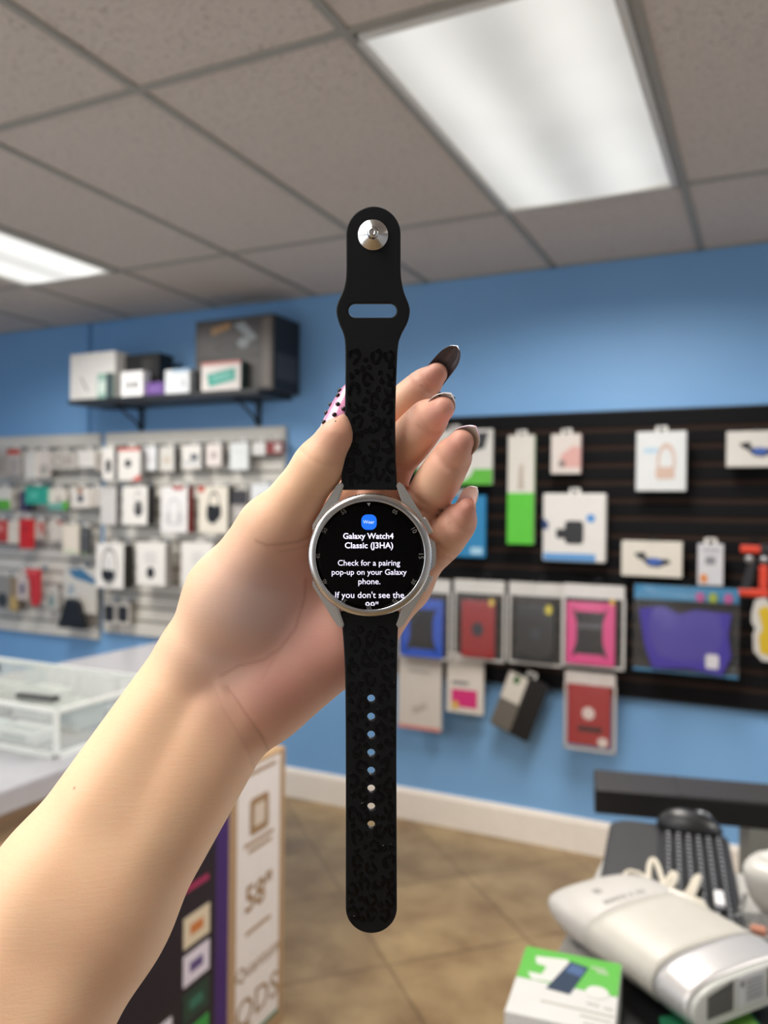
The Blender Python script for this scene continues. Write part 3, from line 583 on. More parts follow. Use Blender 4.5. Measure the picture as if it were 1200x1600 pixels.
shelf_box('cable_box', 'white box with slanted teal panel in front of the dark carton', (315, 565, 376), 0.298, 0.05, 'e3ddda', [('r', 0, 0, 1, .1, 0), ('p', 0, 0, 0, 0, 1, [(.14, .42), (.86, .24), (.88, .66), (.2, .86)]), ('p', 0, 0, 0, 0, 2, [(.28, .52), (.74, .42), (.75, .54), (.3, .66)])], ['c97a70', '3fa697', '7cc4b8'], side='1f4a48')

# ------------------------------------------------------------------ counter, glass case (left)
CT = 0.90
t = thing('shop_counter', 'white-topped shop counter with tan body carrying the glass case', 'counter', (-1.92, .72, 0))
bm = bmesh.new(); box(bm, -.49, .49, -1.45, 1.45, CT - .055, CT, bev=.006); new_obj('countertop', bm, mat('a8a8ae', 0.25), t)
bm = bmesh.new(); box(bm, -.45, .46, -1.42, 1.42, .08, CT - .055); box(bm, -.43, .42, -1.4, 1.4, 0, .08); new_obj('counter_body', bm, mat('b59a7c', .5), t)
t = thing('shop_counter', 'white counter between the glass case and the slatted wall panels', 'counter', (-2.13, 2.54, 0))
bm = bmesh.new(); box(bm, -.27, .27, -.36, .36, CT - .055, CT, bev=.006); new_obj('countertop', bm, mat('a8a8ae', 0.25), t)
bm = bmesh.new(); box(bm, -.25, .25, -.35, .34, .08, CT - .055); box(bm, -.23, .23, -.33, .32, 0, .08); new_obj('counter_body', bm, mat('b59a7c', .5), t)
GX0, GX1, GY0, GY1, GH = -2.42, -1.50, 1.37, 1.75, 0.105
t = thing('glass_display_case', 'low glass display case of small white boxes on the counter', 'display case', ((GX0 + GX1) / 2, (GY0 + GY1) / 2, CT))
w2, d2 = (GX1 - GX0) / 2, (GY1 - GY0) / 2
bm = bmesh.new()
box(bm, -w2, w2, -d2, -d2 + .004, .004, GH); box(bm, -w2, w2, d2 - .004, d2, .004, GH); box(bm, -w2, -w2 + .004, -d2, d2, .004, GH); box(bm, w2 - .004, w2, -d2, d2, .004, GH); box(bm, -w2, w2, -d2, d2, GH, GH + .005)
new_obj('glass_panel', bm, clear('fbfdfc', 0.22, 0.06, key='caseglass'), t)
bm = bmesh.new()
for y in (-d2, d2):
    box(bm, -w2 - .004, w2 + .004, y - .005, y + .005, 0, .01); box(bm, -w2 - .004, w2 + .004, y - .005, y + .005, GH, GH + .01)
for x in (-w2, w2):
    box(bm, x - .005, x + .005, -d2, d2, 0, .01); box(bm, x - .005, x + .005, -d2, d2, GH, GH + .01)
    for y in (-d2, d2): box(bm, x - .005, x + .005, y - .005, y + .005, 0, GH)
new_obj('edge_frame', bm, mat('dfe3e0', .3), t)
cb = [(-2.3, 1.62, .13, .1, .075, 'd9dad6', 'pale grey box at the back left inside the glass case'), (-2.14, 1.63, .1, .1, .08, 'c4d2c2', 'pale green box at the back inside the glass case'),
      (-2.0, 1.62, .12, .12, .07, 'c9cbc8', 'grey box at the back middle inside the glass case'), (-1.84, 1.63, .12, .1, .075, 'dcdedb', 'white box at the back right inside the glass case'),
      (-1.68, 1.6, .1, .1, .06, 'cfd4cf', 'grey-white box at the right end of the glass case'), (-2.05, 1.46, .16, .08, .03, 'e6e8e6', 'flat white box at the front left inside the glass case'),
      (-1.86, 1.45, .14, .08, .028, 'd8e2de', 'flat mint box at the front inside the glass case'), (-1.69, 1.45, .14, .08, .03, 'e4e6e4', 'flat white box at the front right inside the glass case')]
for (x, y, w, d, h, c, lb) in cb:
    t = thing('phone_box', lb, 'box', (x, y, CT + .001), random.uniform(-.06, .06), 'boxes in the glass case')
    bm = bmesh.new(); box(bm, -w / 2, w / 2, -d / 2, d / 2, 0, h, bev=.002); new_obj('carton', bm, mat(c, .4), t)
    bm = bmesh.new(); box(bm, -w * .4, w * .4, -d * .38, d * .1, h, h + .0006); box(bm, -w * .3, w * .3, -d / 2 - .0006, -d / 2, h * .3, h * .7); new_obj('printed_front', bm, mat('b4bab6', .4), t)
q = D(85, 1170, CT + GH + .02)
t = thing('price_bar', 'black narrow bar lying on the glass case', 'bar', (-1.62, 1.42, CT + GH + .010), .1)
bm = bmesh.new(); box(bm, -.06, .06, -.012, .012, 0, .012, bev=.003); new_obj('bar_body', bm, mat('2a2b2c', .4), t)
bm = bmesh.new(); box(bm, -.05, .05, -.006, .006, .012, .0128); new_obj('bar_face', bm, mat('3d3f42', .3), t)
t = thing('tape_dispenser', 'small dark tape roll on the glass case near the picture edge', 'tape', (-2.02, 1.6, CT + GH + .010), .3)
bm = bmesh.new(); lathe(bm, [(.014, 0), (.03, 0), (.03, .018), (.014, .018), (.014, 0)], 32); new_obj('tape_roll', bm, mat('3a4248', .4), t)
bm = bmesh.new(); lathe(bm, [(.010, .001), (.0138, .001), (.0138, .017), (.010, .017), (.010, .001)], 24); new_obj('tape_core', bm, mat('8a7458', .6), t)

# ------------------------------------------------------------------ television carton leaning on the counter
TX = -1.262; ty0, ty1, th_ = 0.75, 1.99, 0.80
t = thing('television_carton', 'tall brown carton with purple and white printed front by the counter', 'carton', (TX - .075, (ty0 + ty1) / 2, 0))
L2 = (ty1 - ty0) / 2
bm = bmesh.new(); box(bm, -.075, .075, -L2, L2, 0, th_, bev=.003); new_obj('carton', bm, mat('a98a68', .7, bump=.2), t)
def face_quads(bm, quads, x=.075):                  # (y0,y1,z0,z1,mat index) on the face looking into the shop
    for q, (a, b_, c, d, mi) in enumerate(quads): box(bm, x, x + .0006 + .0002 * (q % 3), a, b_, c, d, mi)
yS = 1.72 - (ty0 + ty1) / 2                         # where purple meets white
bm = bmesh.new(); face_quads(bm, [(yS + .035, L2 - .03, .055, th_ - .012, 0)]); new_obj('white_panel', bm, mat('e2dad6', .5), t)
bm = bmesh.new(); box(bm, .075, .0762, yS + .035, L2 - .03, .045, .056); new_obj('green_stripe', bm, mat('3f7a64', .5), t)
bm = bmesh.new(); box(bm, .075, .0758, -L2 + .02, yS, .01, th_ - .01); new_obj('purple_panel', bm, mat('3a1d66', .4), t)
bm = bmesh.new(); box(bm, .0758, .0764, -L2 + .03, yS - .055, .1, th_ - .12); new_obj('dark_screen_print', bm, mat('140f24', .35), t)
tiles = [(0, 0, 'd8c8ae', 'c4743c'), (0, 1, 'dcd3e0', '5a4a80'), (0, 2, '1a3a30', '2c6a58'), (0, 3, '2f8f3f', 'b8dcb4'), (1, 2, '1a1520', 'd8d4dc'), (1, 3, 'd9ccd0', 'c25a50'), (1, 4, '201c26', '8c88a0'), (2, 4, '2c4c94', 'c8d0e8'), (2, 3, '1c1830', '5a5470'), (0, 4, '151018', '2b2530')]
ms = []; bm = bmesh.new()
for (c, r_, a, b_) in tiles:
    i0 = len(ms); ms += [mat(a, .4), mat(b_, .4)]
    y1_ = yS - .08 - c * .115; z1_ = .50 - r_ * .092
    box(bm, .0764, .0772, y1_ - .10, y1_, z1_ - .075, z1_, i0); box(bm, .0772, .0776, y1_ - .075, y1_ - .025, z1_ - .05, z1_ - .025, i0 + 1)
new_obj('app_tiles', bm, ms, t)
bm = bmesh.new(); box(bm, .0764, .077, yS - .2, yS - .085, .56, .575); new_obj('red_stroke', bm, mat('a02a58', .4), t)
def face_text(name, body, yc, zb, height, m, parent, x, bold=0.0):
    me = text_mesh(body, bold, 0.0); b2 = bm_from(me)
    zs_ = [v.co.y for v in b2.verts]; s = height / (max(zs_) - min(zs_))
    for v in b2.verts: v.co = Vector((x, yc + v.co.x * s, zb + v.co.y * s))
    return new_obj(name, b2, m, parent)
M_BR = mat('9a7a58', .5)
yw = (yS + .035 + L2 - .03) / 2
face_text('size_lettering', '58"', yw, .40, .075, M_BR, t, .0768, .02)
face_text('feature_lettering', 'QDS', yw, .10, .085, M_BR, t, .0768, .0)
face_text('small_lettering', 'Quantum', yw, .225, .045, M_BR, t, .0768)
bm = bmesh.new()
prism(bm, rrect(yw - .045, .60, yw + .045, .70, .012), .0758, .0766, plane='XZ'); prism(bm, rrect(yw - .025, .62, yw + .025, .68, .006), .0766, .0768, 1)
for v in bm.verts: v.co = Vector((v.co.y, v.co.x, v.co.z))
new_obj('printed_icon', bm, [M_BR, mat('cfc0b0', .5)], t)
bm = bmesh.new()
for (a, b_, z) in ((-.08, .08, .765), (-.07, .07, .575), (-.05, .06, .555), (-.06, .06, .335)): box(bm, .0756, .0762, yw + a, yw + b_, z, z + .010)
new_obj('caption_lines', bm, M_BR, t)

# ------------------------------------------------------------------ desk on the right and its clutter
DH = 0.80
t = thing('service_desk', 'white desk under the printer and keyboard at lower right', 'desk', (0.45, 1.2, 0))
bm = bmesh.new(); box(bm, -.745, .75, -.7, .5, DH - .03, DH, bev=.004); new_obj('desktop', bm, mat('b2b0ac', .35), t)
bm = bmesh.new(); box(bm, -.72, .72, -.66, .46, .06, DH - .03); new_obj('desk_body', bm, mat('b9b4ac', .5), t)
mq = [Vector(D(x, y, DH)) for x, y in ((935, 1535), (1260, 1475), (1330, 1640), (950, 1700))]
t = thing('desk_mat', 'black rubber mat under the printer at lower right', 'mat', (mq[0].x, mq[0].y, DH + .0008))
bm = bmesh.new(); prism(bm, [((p - mq[0]).x, (p - mq[0]).y) for p in mq[::-1]], 0, .004, plane='XY'); bmesh.ops.recalc_face_normals(bm, faces=bm.faces); new_obj('rubber_mat', bm, mat('151618', .5, bump=.3), t)
# narrow black table behind, on a grey panel
a = C2W(.531, 2.0); ang = math.radians(-25.6 + 15) 
# runs to the right, edge of the top
ux = (C2W(.908, 1.909) - C2W(.531, 2.0)).normalized(); rot = math.atan2(ux.y, ux.x)
t = thing('side_table', 'narrow black table on a grey panel behind the keyboard', 'table', (a.x, a.y, 0), rot)
bm = bmesh.new(); box(bm, 0, 1.1, 0, .155, .742, .804, bev=.004); new_obj('table_top', bm, [mat('1b1b1d', .35)], t)
bm = bmesh.new(); box(bm, .002, 1.098, .004, .15, .804, .8055); box(bm, .20, .204, .004, .15, .8055, .808); new_obj('top_mat', bm, mat('2b2a2c', .5), t)
bm = bmesh.new(); box(bm, .36, 1.08, .0, .14, 0, .742); new_obj('panel_support', bm, mat('8c908a', .5), t)
# keyboard
kd = Vector((*(C2W(.33, .944).xy), 0)).normalized(); kc = Vector((*(C2W(.944, -.33).xy), 0)).normalized()
fl = C2W(.505, 1.765)
def frame(o, x, y):     # local x,y axes -> matrix (z up)
    z = Vector((0, 0, 1)); m = Matrix((x, y, z)).transposed(); return m
t = thing('keyboard', 'black keyboard with palm rest lying under the white cable', 'keyboard', (fl.x, fl.y, DH + .0), frame(None, kc, kd))
KL, KW = .46, .235
bm = bmesh.new(); prism(bm, rrect(0, -KL, KW, 0, .05, 8), .006, .022, plane='XY'); new_obj('keyboard_body', bm, mat('232427', .45), t)
bm = bmesh.new(); prism(bm, rrect(.006, -KL + .01, .098, -.01, .044, 8), .022, .025, plane='XY'); new_obj('palm_rest', bm, mat('2b2b2c', .55), t)
bm = bmesh.new()
for r_ in range(6):
    for k in range(19):
        x0 = .110 + r_ * .0192; y0 = -.035 - k * .0205
        box(bm, x0, x0 + .0155, y0 - .0150, y0, .022, .031, bev=.002)
new_obj('keys', bm, mat('1a1b1e', .4), t)
bm = bmesh.new()
for r_ in range(6):
    for k in range(19): box(bm, .116 + r_ * .0192, .121 + r_ * .0192, -.045 - k * .0205, -.039 - k * .0205, .031, .0312)
new_obj('key_lettering', bm, mat('9a9da4', .5), t)
bm = bmesh.new(); prism(bm, rrect(.0, -KL, KW, 0.0, .05, 8), .0, .006, plane='XY'); new_obj('keyboard_foot', bm, mat('3a3a3c', .6), t)
# mouse
mp_ = fl + kc * .160 + kd * (-.025)
t = thing('computer_mouse', 'black mouse resting on the far end of the keyboard', 'mouse', (mp_.x, mp_.y, DH + .0295), frame(None, kc, kd))
bm = bmesh.new(); bmesh.ops.create_uvsphere(bm, u_segments=32, v_segments=16, radius=1)
for v in bm.verts:
    z = max(v.co.z, 0); v.co = Vector((v.co.x * .066, v.co.y * .034 * (1 + .12 * v.co.x), z * .040 * (1 - .18 * v.co.x)))
new_obj('mouse_body', bm, mat('202123', .35), t, smooth=True)
bm = bmesh.new(); tube(bm, [(.012, -.006, .0398), (.03, -.006, .036), (.045, -.006, .027)], [.005, .007, .004], 10); new_obj('mouse_buttons', bm, mat('6f7278', .25, .6), t)
# printer
ax = Vector((*(C2W(.45, -.893).xy), 0)).normalized(); bx_ = Vector((*(C2W(.893, .45).xy), 0)).normalized()
p0 = C2W(.248, 1.318)
t = thing('printer', 'white curved-top printer with silver band and vented end', 'printer', (p0.x, p0.y, DH + .033), frame(None, bx_, -ax))
PL, PW, PH = .335, .215, .060
def sect(s, n=24):
    """cross-section (x across, z) at fraction s from the far end"""
    e = min(1, s / .30); k = math.sqrt(max(0, 1 - (1 - e) ** 2))
    hw = PW / 2 * (.55 + .45 * k) if s > 0 else PW / 2 * .5; hz = PH * (.32 + .68 * k)
    if s > .84: hz *= 1 - .10 * (s - .84) / .16
    out = []
    for i in range(n + 1):
        a_ = math.pi * i / n; cx = math.cos(a_); out.append((PW / 2 - hw * math.copysign(abs(cx) ** .75, cx) * 1.0, .018 + (hz - .018) * math.sin(a_) ** .62))
    return out
def loft(s0, s1, ns, m, name, grow=0.0, smooth=True):
    bm = bmesh.new(); rows = []
    for j in range(ns + 1):
        s = s0 + (s1 - s0) * j / ns; pts = sect(s)
        pts = [(pts[0][0] + .012, 0.0)] + pts + [(pts[-1][0] - .012, 0.0)]
        skew = 0.0
        rows.append([bm.verts.new(((x - PW / 2) * (1 + grow) + PW / 2, -s * PL, z * (1 + grow))) for x, z in pts])
    for a_, b_ in zip(rows, rows[1:]):
        for i in range(len(a_) - 1): f = bm.faces.new((a_[i], a_[i + 1], b_[i + 1], b_[i])); f.smooth = smooth
        bm.faces.new((a_[-1], a_[0], b_[0], b_[-1]))
    bm.faces.new(rows[0][::-1]); bm.faces.new(rows[-1])
    bmesh.ops.recalc_face_normals(bm, faces=bm.faces)
    return new_obj(name, bm, m, t)
loft(0.0, .395, 20, mat('bbb8b3', .4), 'paper_cover')
loft(.40, .795, 10, mat('bbb8b0', .4), 'printer_lid', .006)
loft(.395, .40, 1, mat('bdb9b0', .4), 'seam')
loft(.80, .97, 6, mat('c4c2c2', .42, .5), 'silver_band')
loft(.795, .80, 1, mat('4a4a48', .4), 'lid_gap', -.004)
loft(.97, 1.0, 2, mat('b4b6b2', .35), 'end_cap', -.02)
ey = -PL * 1.0
for (x0, x1, h0, h1) in ((.026, .072, .040, .050), (.140, .186, .051, .042)):
    bm = bmesh.new(); prism(bm, [(x0, .012), (x1, .012), (x1, h1), (x0, h0)], ey - .0012, ey)
    vp = new_obj('vent_panel', bm, mat('3d3d3c', .5), t)
    bm = bmesh.new(); n = 9
    for k in range(n): box(bm, x0 + (x1 - x0) * (k + .1) / n, x0 + (x1 - x0) * (k + .5) / n, ey - .002, ey - .001, .013, .039)
    new_obj('vent_slats', bm, mat('575755', .5), vp)
bm = bmesh.new(); box(bm, .080, .132, ey - .0012, ey, .012, .052); new_obj('rating_label', bm, mat('b4b6ba', .4), t)
bm = bmesh.new(); box(bm, .085, .092, ey - .0018, ey - .0012, .038, .046)
for k in range(5): box(bm, .096, .128, ey - .0018, ey - .0012, .018 + k * .006, .0204 + k * .006)
new_obj('label_print', bm, mat('6a6c70', .4), t)
bm = bmesh.new()
for (x, y) in ((.05, -.06), (.165, -.06), (.05, -.29), (.165, -.29)): tube(bm, [(x, y, -.0285), (x, y, .001)], .011, 12)
new_obj('foot', bm, mat('77777a', .4), t)
def on_lid(s, u):
    pts = sect(s, 48); i = min(47, int(u * 48)); return pts[i]
bm = bmesh.new()
for k in range(9):
    x, z = on_lid(.34, .38 + .022 * k); box(bm, x - .0018, x + .0018, -.34 * PL - .004, -.34 * PL + .004, z, z + .0012)
x, z = on_lid(.24, .42); box(bm, x - .006, x + .006, -.24 * PL - .006, -.24 * PL + .006, z, z + .0012)
new_obj('lid_print', bm, mat('8f8d88', .5), t)
# phone box
TLc, TRc, BLc = [Vector(D(x, y, DH + .065)) for x, y in ((822, 1478), (972, 1507), (785, 1579))]
uu = (TRc - TLc); bw_ = uu.length; uu.normalize(); vv = (BLc - TLc); bd_ = vv.length; vv = Vector((uu.y, -uu.x, 0)) if Vector((uu.y, -uu.x, 0)).dot(vv) > 0 else Vector((-uu.y, uu.x, 0))
t = thing('phone_box', 'white and green phone box in front of the printer', 'box', (TLc.x, TLc.y, DH + .004), frame(None, uu, -vv))
bm = bmesh.new(); box(bm, 0, bw_, -bd_, 0, 0, .061, bev=.0015); new_obj('carton', bm, mat('bebebc', .4), t)
bm = bmesh.new(); zt = .061
def tq(pts, mi, z): prism(bm, [(u * bw_, -v * bd_) for u, v in pts], zt, zt + z, mi, plane='XY')
tq([(.005, .005), (.995, .005), (.995, .5), (.005, .5)], 0, .0005)
prism(bm, ell(.80 * bw_, -.50 * bd_, .11 * bw_, .09 * bd_, 20), zt, zt + .0008, 1, plane='XY')
tq([(.13, .14), (.45, .10), (.52, .18), (.36, .48), (.16, .5), (.1, .4), (.24, .4), (.27, .27), (.16, .25)], 1, .0007)
tq([(.49, .12), (.68, .17), (.55, .60), (.32, .58)], 2, .0011)
tq([(.51, .16), (.655, .20), (.62, .33), (.46, .29)], 3, .0013)
for (u0, u1, v) in ((.70, .85, .13), (.76, .88, .18), (.72, .84, .65), (.88, .96, .67), (.3, .98, .75), (.68, .96, .83), (.72, .96, .92)): tq([(u0, v), (u1, v + .01), (u1, v + .035), (u0, v + .025)], 4, .0006)
new_obj('printed_top', bm, [mat('4aa328', .35), mat('c2c1bd', .4), mat('2f3a4c', .2), mat('4a5f86', .2), mat('a8a59c', .4)], t)
bm = bmesh.new(); box(bm, bw_ * .08, bw_ * .4, -bd_ - .0006, -bd_, .03, .045); box(bm, bw_ * .08, bw_ * .3, -bd_ - .0006, -bd_, .018, .022); new_obj('printed_end', bm, mat('b9b7b2', .4), t)
# white cable bundle
def dz(px, py, h): return Vector(D(px, py, DH + h))
t = thing('charging_cable', 'bundled white charging cable lying on the keyboard', 'cable', dz(1030, 1400, .03))
org = Vector(t.location); inv = lambda p: p - org
def loop(pts, r=.0024, n=8):
    P_ = [inv(dz(*p)) for p in pts]; out = []
    for i in range(len(P_) - 1):
        p0_, p1_, p2_, p3_ = P_[max(i - 1, 0)], P_[i], P_[i + 1], P_[min(i + 2, len(P_) - 1)]
        for k in range(n):
            s = k / n; out.append(.5 * ((2 * p1_) + (p2_ - p0_) * s + (2 * p0_ - 5 * p1_ + 4 * p2_ - p3_) * s * s + (3 * p1_ - p0_ - 3 * p2_ + p3_) * s ** 3))
    out.append(P_[-1]); return out
bm = bmesh.new()
tube(bm, loop([(1030, 1396, .035), (1000, 1376, .05), (972, 1372, .045), (980, 1385, .04), (1010, 1398, .04), (1035, 1402, .04)]), 0.0041)
tube(bm, loop([(1032, 1398, .035), (1010, 1372, .055), (985, 1362, .05), (975, 1372, .045), (990, 1392, .045), (1030, 1404, .04)]), 0.0041)
tube(bm, loop([(955, 1372, .03), (962, 1380, .03), (1000, 1394, .04), (1030, 1400, .045)]), 0.0041)
tube(bm, loop([(1026, 1400, .04), (1014, 1375, .05), (1016, 1348, .06), (1024, 1346, .06), (1034, 1372, .055), (1040, 1398, .045)]), 0.0051)
tube(bm, loop([(1030, 1400, .045), (1048, 1386, .055), (1056, 1370, .055), (1050, 1366, .055), (1040, 1384, .05), (1028, 1402, .045)]), 0.0055)
tube(bm, loop([(1040, 1402, .04), (1070, 1400, .04), (1086, 1375, .045), (1092, 1372, .045), (1080, 1402, .045), (1064, 1412, .045)]), 0.0055)
new_obj('cable_loops', bm, mat('c6bfb0', .4), t)
bm = bmesh.new()
for k in range(5): tube(bm, [inv(dz(1018 + k * 6, 1388 + k * 3, .058)), inv(dz(1010 + k * 6, 1404 + k * 3, .05))], .003)
new_obj('cable_tie', bm, mat('cfc6b2', .5), t)
bm = bmesh.new(); tube(bm, [inv(dz(1036, 1404, .075)), inv(dz(1046, 1402, .075)), inv(dz(1094, 1420, .07)), inv(dz(1106, 1430, .068))], [.008, .015, .015, .008], 12); new_obj('power_plug', bm, mat('c8c2b5', .35), t)
# small items
t = thing('usb_adapter', 'small white adapter on the near end of the keyboard keys', 'adapter', dz(1124, 1408, .031), frame(None, kc, kd))
bm = bmesh.new(); box(bm, -.008, .008, -.03, .022, 0, .01, bev=.003); new_obj('adapter_body', bm, mat('e8e8ea', .3), t)
bm = bmesh.new(); box(bm, -.005, .005, -.042, -.03, .002, .008); new_obj('connector', bm, mat('b9bac0', .3, .8), t)
wp = dz(1216, 1432, .0); 
t = thing('barcode_scanner', 'white rounded scanner standing right of the keyboard', 'scanner', wp, math.radians(-20))
bm = bmesh.new(); bmesh.ops.create_uvsphere(bm, u_segments=32, v_segments=20, radius=1)
for v in bm.verts:
    c = v.co.copy(); s = lambda q, e: math.copysign(abs(q) ** e, q)
    v.co = Vector((s(c.x, .7) * .046 * (1 + .5 * c.z), s(c.y, .7) * .055 * (1 + .3 * c.z), .05 + s(c.z, .75) * .05))
new_obj('scanner_head', bm, mat('bdbbb5', .4), t, smooth=True)
bm = bmesh.new(); prism(bm, rrect(-.025, -.02, .025, .035, .006), .0985, .101, plane='XY'); new_obj('scanner_window', bm, mat('cfcfcc', .3), t)
t = thing('stylus', 'thin grey metal stylus standing between keyboard and scanner', 'stylus', dz(1150, 1452, .004))
org2 = Vector(t.location)
bm = bmesh.new(); tube(bm, [Vector((0, 0, .003)), dz(1164, 1400, .03) - org2], .004, 10); new_obj('barrel', bm, mat('9b9894', .35, .5), t)
bm = bmesh.new(); e2 = dz(1164, 1400, .03) - org2; tube(bm, [e2, e2 * 1.08], [.004, .002], 10); new_obj('tip', bm, mat('55524f', .4), t)
t = thing('cable_coil', 'grey coiled cord at the right edge beside the printer', 'cable', dz(1185, 1462, .006))
bm = bmesh.new()
for k in range(3):
    r_ = .03 + .005 * k; tube(bm, [(r_ * math.cos(a_ * .3), r_ * math.sin(a_ * .3), .003 + .006 * k) for a_ in range(22)], .003, 8)
new_obj('cord', bm, mat('8a8c8c', .45), t)
bm = bmesh.new(); box(bm, -.012, .012, -.01, .01, 0, .014, bev=.003); new_obj('plug', bm, mat('a8705a', .4), t)
fq = [Vector(D(x, y, DH + .006)) for x, y in ((1030, 1590), (1160, 1565), (1215, 1640), (1040, 1660))]
t = thing('flyer', 'green flyer on the black mat below the printer vents', 'flyer', fq[0])
bm = bmesh.new(); prism(bm, [((p - fq[0]).x, (p - fq[0]).y) for p in fq[::-1]], 0, .001, plane='XY'); bmesh.ops.recalc_face_normals(bm, faces=bm.faces); new_obj('paper', bm, mat('2f8a62', .5), t)
q1, q2 = fq[0].lerp(fq[1], .6), fq[3].lerp(fq[2], .6)
bm = bmesh.new(); prism(bm, [((p - fq[0]).x, (p - fq[0]).y) for p in (q2, fq[2].lerp(q2, .05), fq[1].lerp(q1, .05), q1)], .001, .0015, plane='XY'); bmesh.ops.recalc_face_normals(bm, faces=bm.faces); new_obj('light_green_print', bm, mat('7ab84e', .5), t)
# ------------------------------------------------------------------ the watch
WZ = 0.3165                                        # distance of the glass from the camera
MM = WZ / FPX                                      # one photograph pixel at that distance, in metres
wr, wf, wu = Vector(_r), Vector(_f), Vector(_u)
tilt = math.radians(2.5)
w_up = (wu * math.cos(tilt) - wf * math.sin(tilt)).normalized(); w_n = wr.cross(w_up).normalized()   # normal towards the viewer
WM = Matrix((wr, w_up, w_n)).transposed()
WC = Vector(P(578, 868.5, WZ))
watch = thing('smartwatch', 'black-strapped steel smartwatch with lit screen held up in the hand', 'watch', WC, WM)
def px(x, y): return ((x - 578) * MM, (868.5 - y) * MM)     # photograph pixel -> watch plane
def steel(key, rough, col='c4c4c4', aniso=0.0):
    m = mat(col, rough, 1.0, key=key, var=0.04, scale=900)
    b = m.node_tree.nodes['Principled BSDF']; b.inputs['Anisotropic'].default_value = aniso
    return m
M_STEEL, M_SATIN = steel('steel', .22, 'cfcfd0'), steel('satin', .38, 'dedcd8')
bm = bmesh.new(); lathe(bm, [(0, -.0112), (82 * MM, -.0112), (91 * MM, -.009), (93 * MM, -.0065), (92.5 * MM, -.003), (88 * MM, -.0022), (0, -.0022)], 128)
new_obj('case', bm, M_SATIN, watch)
bm = bmesh.new()
lathe(bm, [(84.5 * MM, -.0012), (85 * MM, -.0001), (86.5 * MM, .0002), (94 * MM, -.0008), (96.4 * MM, -.0013), (97 * MM, -.0018), (97 * MM, -.0028), (95 * MM, -.0032), (86 * MM, -.0032), (84.5 * MM, -.0012)], 220, knurl=((5, 6), 0.9 * MM))
new_obj('bezel', bm, M_STEEL, watch)
for (sx, sy, lab) in ((1, 1, 0), (-1, 1, 0), (1, -1, 0), (-1, -1, 0)):
    pts = [(40.5, 112), (44, 115), (50, 114), (62, 96), (93, 44), (86, 30), (66, 52), (52, 78)]
    pts = [(sx * a * MM, sy * (b if sy > 0 else b + 2) * MM) for a, b in pts]
    if sx * sy < 0: pts = pts[::-1]
    bm = bmesh.new(); prism(bm, pts, -.0098, -.0036, plane='XY'); bmesh.ops.recalc_face_normals(bm, faces=bm.faces)
    bmesh.ops.bevel(bm, geom=list(bm.edges), offset=.0006, segments=2, affect='EDGES')
    new_obj('lug', bm, M_SATIN, watch)
bm = bmesh.new(); prism(bm, [(88 * MM, 26 * MM), (88 * MM, -26 * MM), (102 * MM, -22 * MM), (104.5 * MM, -10 * MM), (104.5 * MM, 12 * MM), (101 * MM, 24 * MM)], -.0092, -.0034, plane='XY'); bmesh.ops.recalc_face_normals(bm, faces=bm.faces)
bmesh.ops.bevel(bm, geom=list(bm.edges), offset=.0007, segments=2, affect='EDGES')
new_obj('button_guard', bm, M_SATIN, watch)
for s in (1, -1):
    bm = bmesh.new(); box(bm, -.0014, .0022, -14 * MM, 14 * MM, -.0080, -.0045, bev=.0007)
    a_ = math.radians(s * 27)
    for v in bm.verts: v.co = Vector(((97.5 * MM + v.co.x) * math.cos(a_) - v.co.y * math.sin(a_), (97.5 * MM + v.co.x) * math.sin(a_) + v.co.y * math.cos(a_), v.co.z))
    new_obj('push_button', bm, M_SATIN, watch)
# display: black glass, markings on the ring, lit lettering
bm = bmesh.new(); lathe(bm, [(0, -.0010), (77 * MM, -.0010), (80 * MM, -.0011), (84.6 * MM, -.0013), (84.6 * MM, -.003), (0, -.003)], 96)
disp = new_obj('display', bm, mat('040303', .10, spec=.12, var=0, key='glass_black'), watch)
def lettering(name, body, width, xc, yb, m, parent, z, bold=0.0, clip=None, rotv=None):
    """body set `width` pixels wide, centred on pixel xc with its baseline on pixel yb"""
    b2 = bm_from(text_mesh(body, bold)); xs = [v.co.x for v in b2.verts]; s = width / (max(xs) - min(xs)); c = (max(xs) + min(xs)) / 2
    for v in b2.verts:
        x, y = (v.co.x - c) * s, v.co.y * s
        if rotv is not None: x, y = x * math.cos(rotv) - y * math.sin(rotv), x * math.sin(rotv) + y * math.cos(rotv)
        X, Y = px(xc + x, yb - y); v.co = Vector((X, Y, z))
    if clip:                                       # cut by the round edge of the lit area
        for (co, no) in clip:
            bmesh.ops.bisect_plane(b2, geom=list(b2.verts) + list(b2.edges) + list(b2.faces), plane_co=co, plane_no=no, clear_outer=True)
    o = new_obj(name, b2, m, parent); return o
M_TXT = mat('e9e4ff', .4, emit=1.0, var=0, key='lit_text')
Zt = -.0009
lettering('title_lettering', 'Galaxy Watch4', 79, 575.5, 842, M_TXT, disp, Zt, .016)
lettering('title_lettering', 'Classic (J3HA)', 75.5, 576.5, 856.8, M_TXT, disp, Zt, .016)
lettering('message_lettering', 'Check for a pairing', 97.5, 576.5, 884.2, M_TXT, disp, Zt, .002)
lettering('message_lettering', 'pop-up on your Galaxy', 117.5, 576.8, 898.6, M_TXT, disp, Zt, .002)
lettering('message_lettering', 'phone.', 34.5, 577, 913.5, M_TXT, disp, Zt, .002)
cl = Vector((px(530.5, 0)[0], 0, 0)); cr = Vector((px(623.5, 0)[0], 0, 0))
lettering('message_lettering', "If you don't see the", 108, 577.5, 935.2, M_TXT, disp, Zt, .002, clip=[(cl, Vector((-1, .35, 0))), (cr, Vector((1, .35, 0)))])
lettering('message_lettering', '. 99"', 28, 577, 952.5, M_TXT, disp, Zt, .002, clip=[(Vector((0, px(0, 947.2)[1], 0)), Vector((0, -1, 0)))])
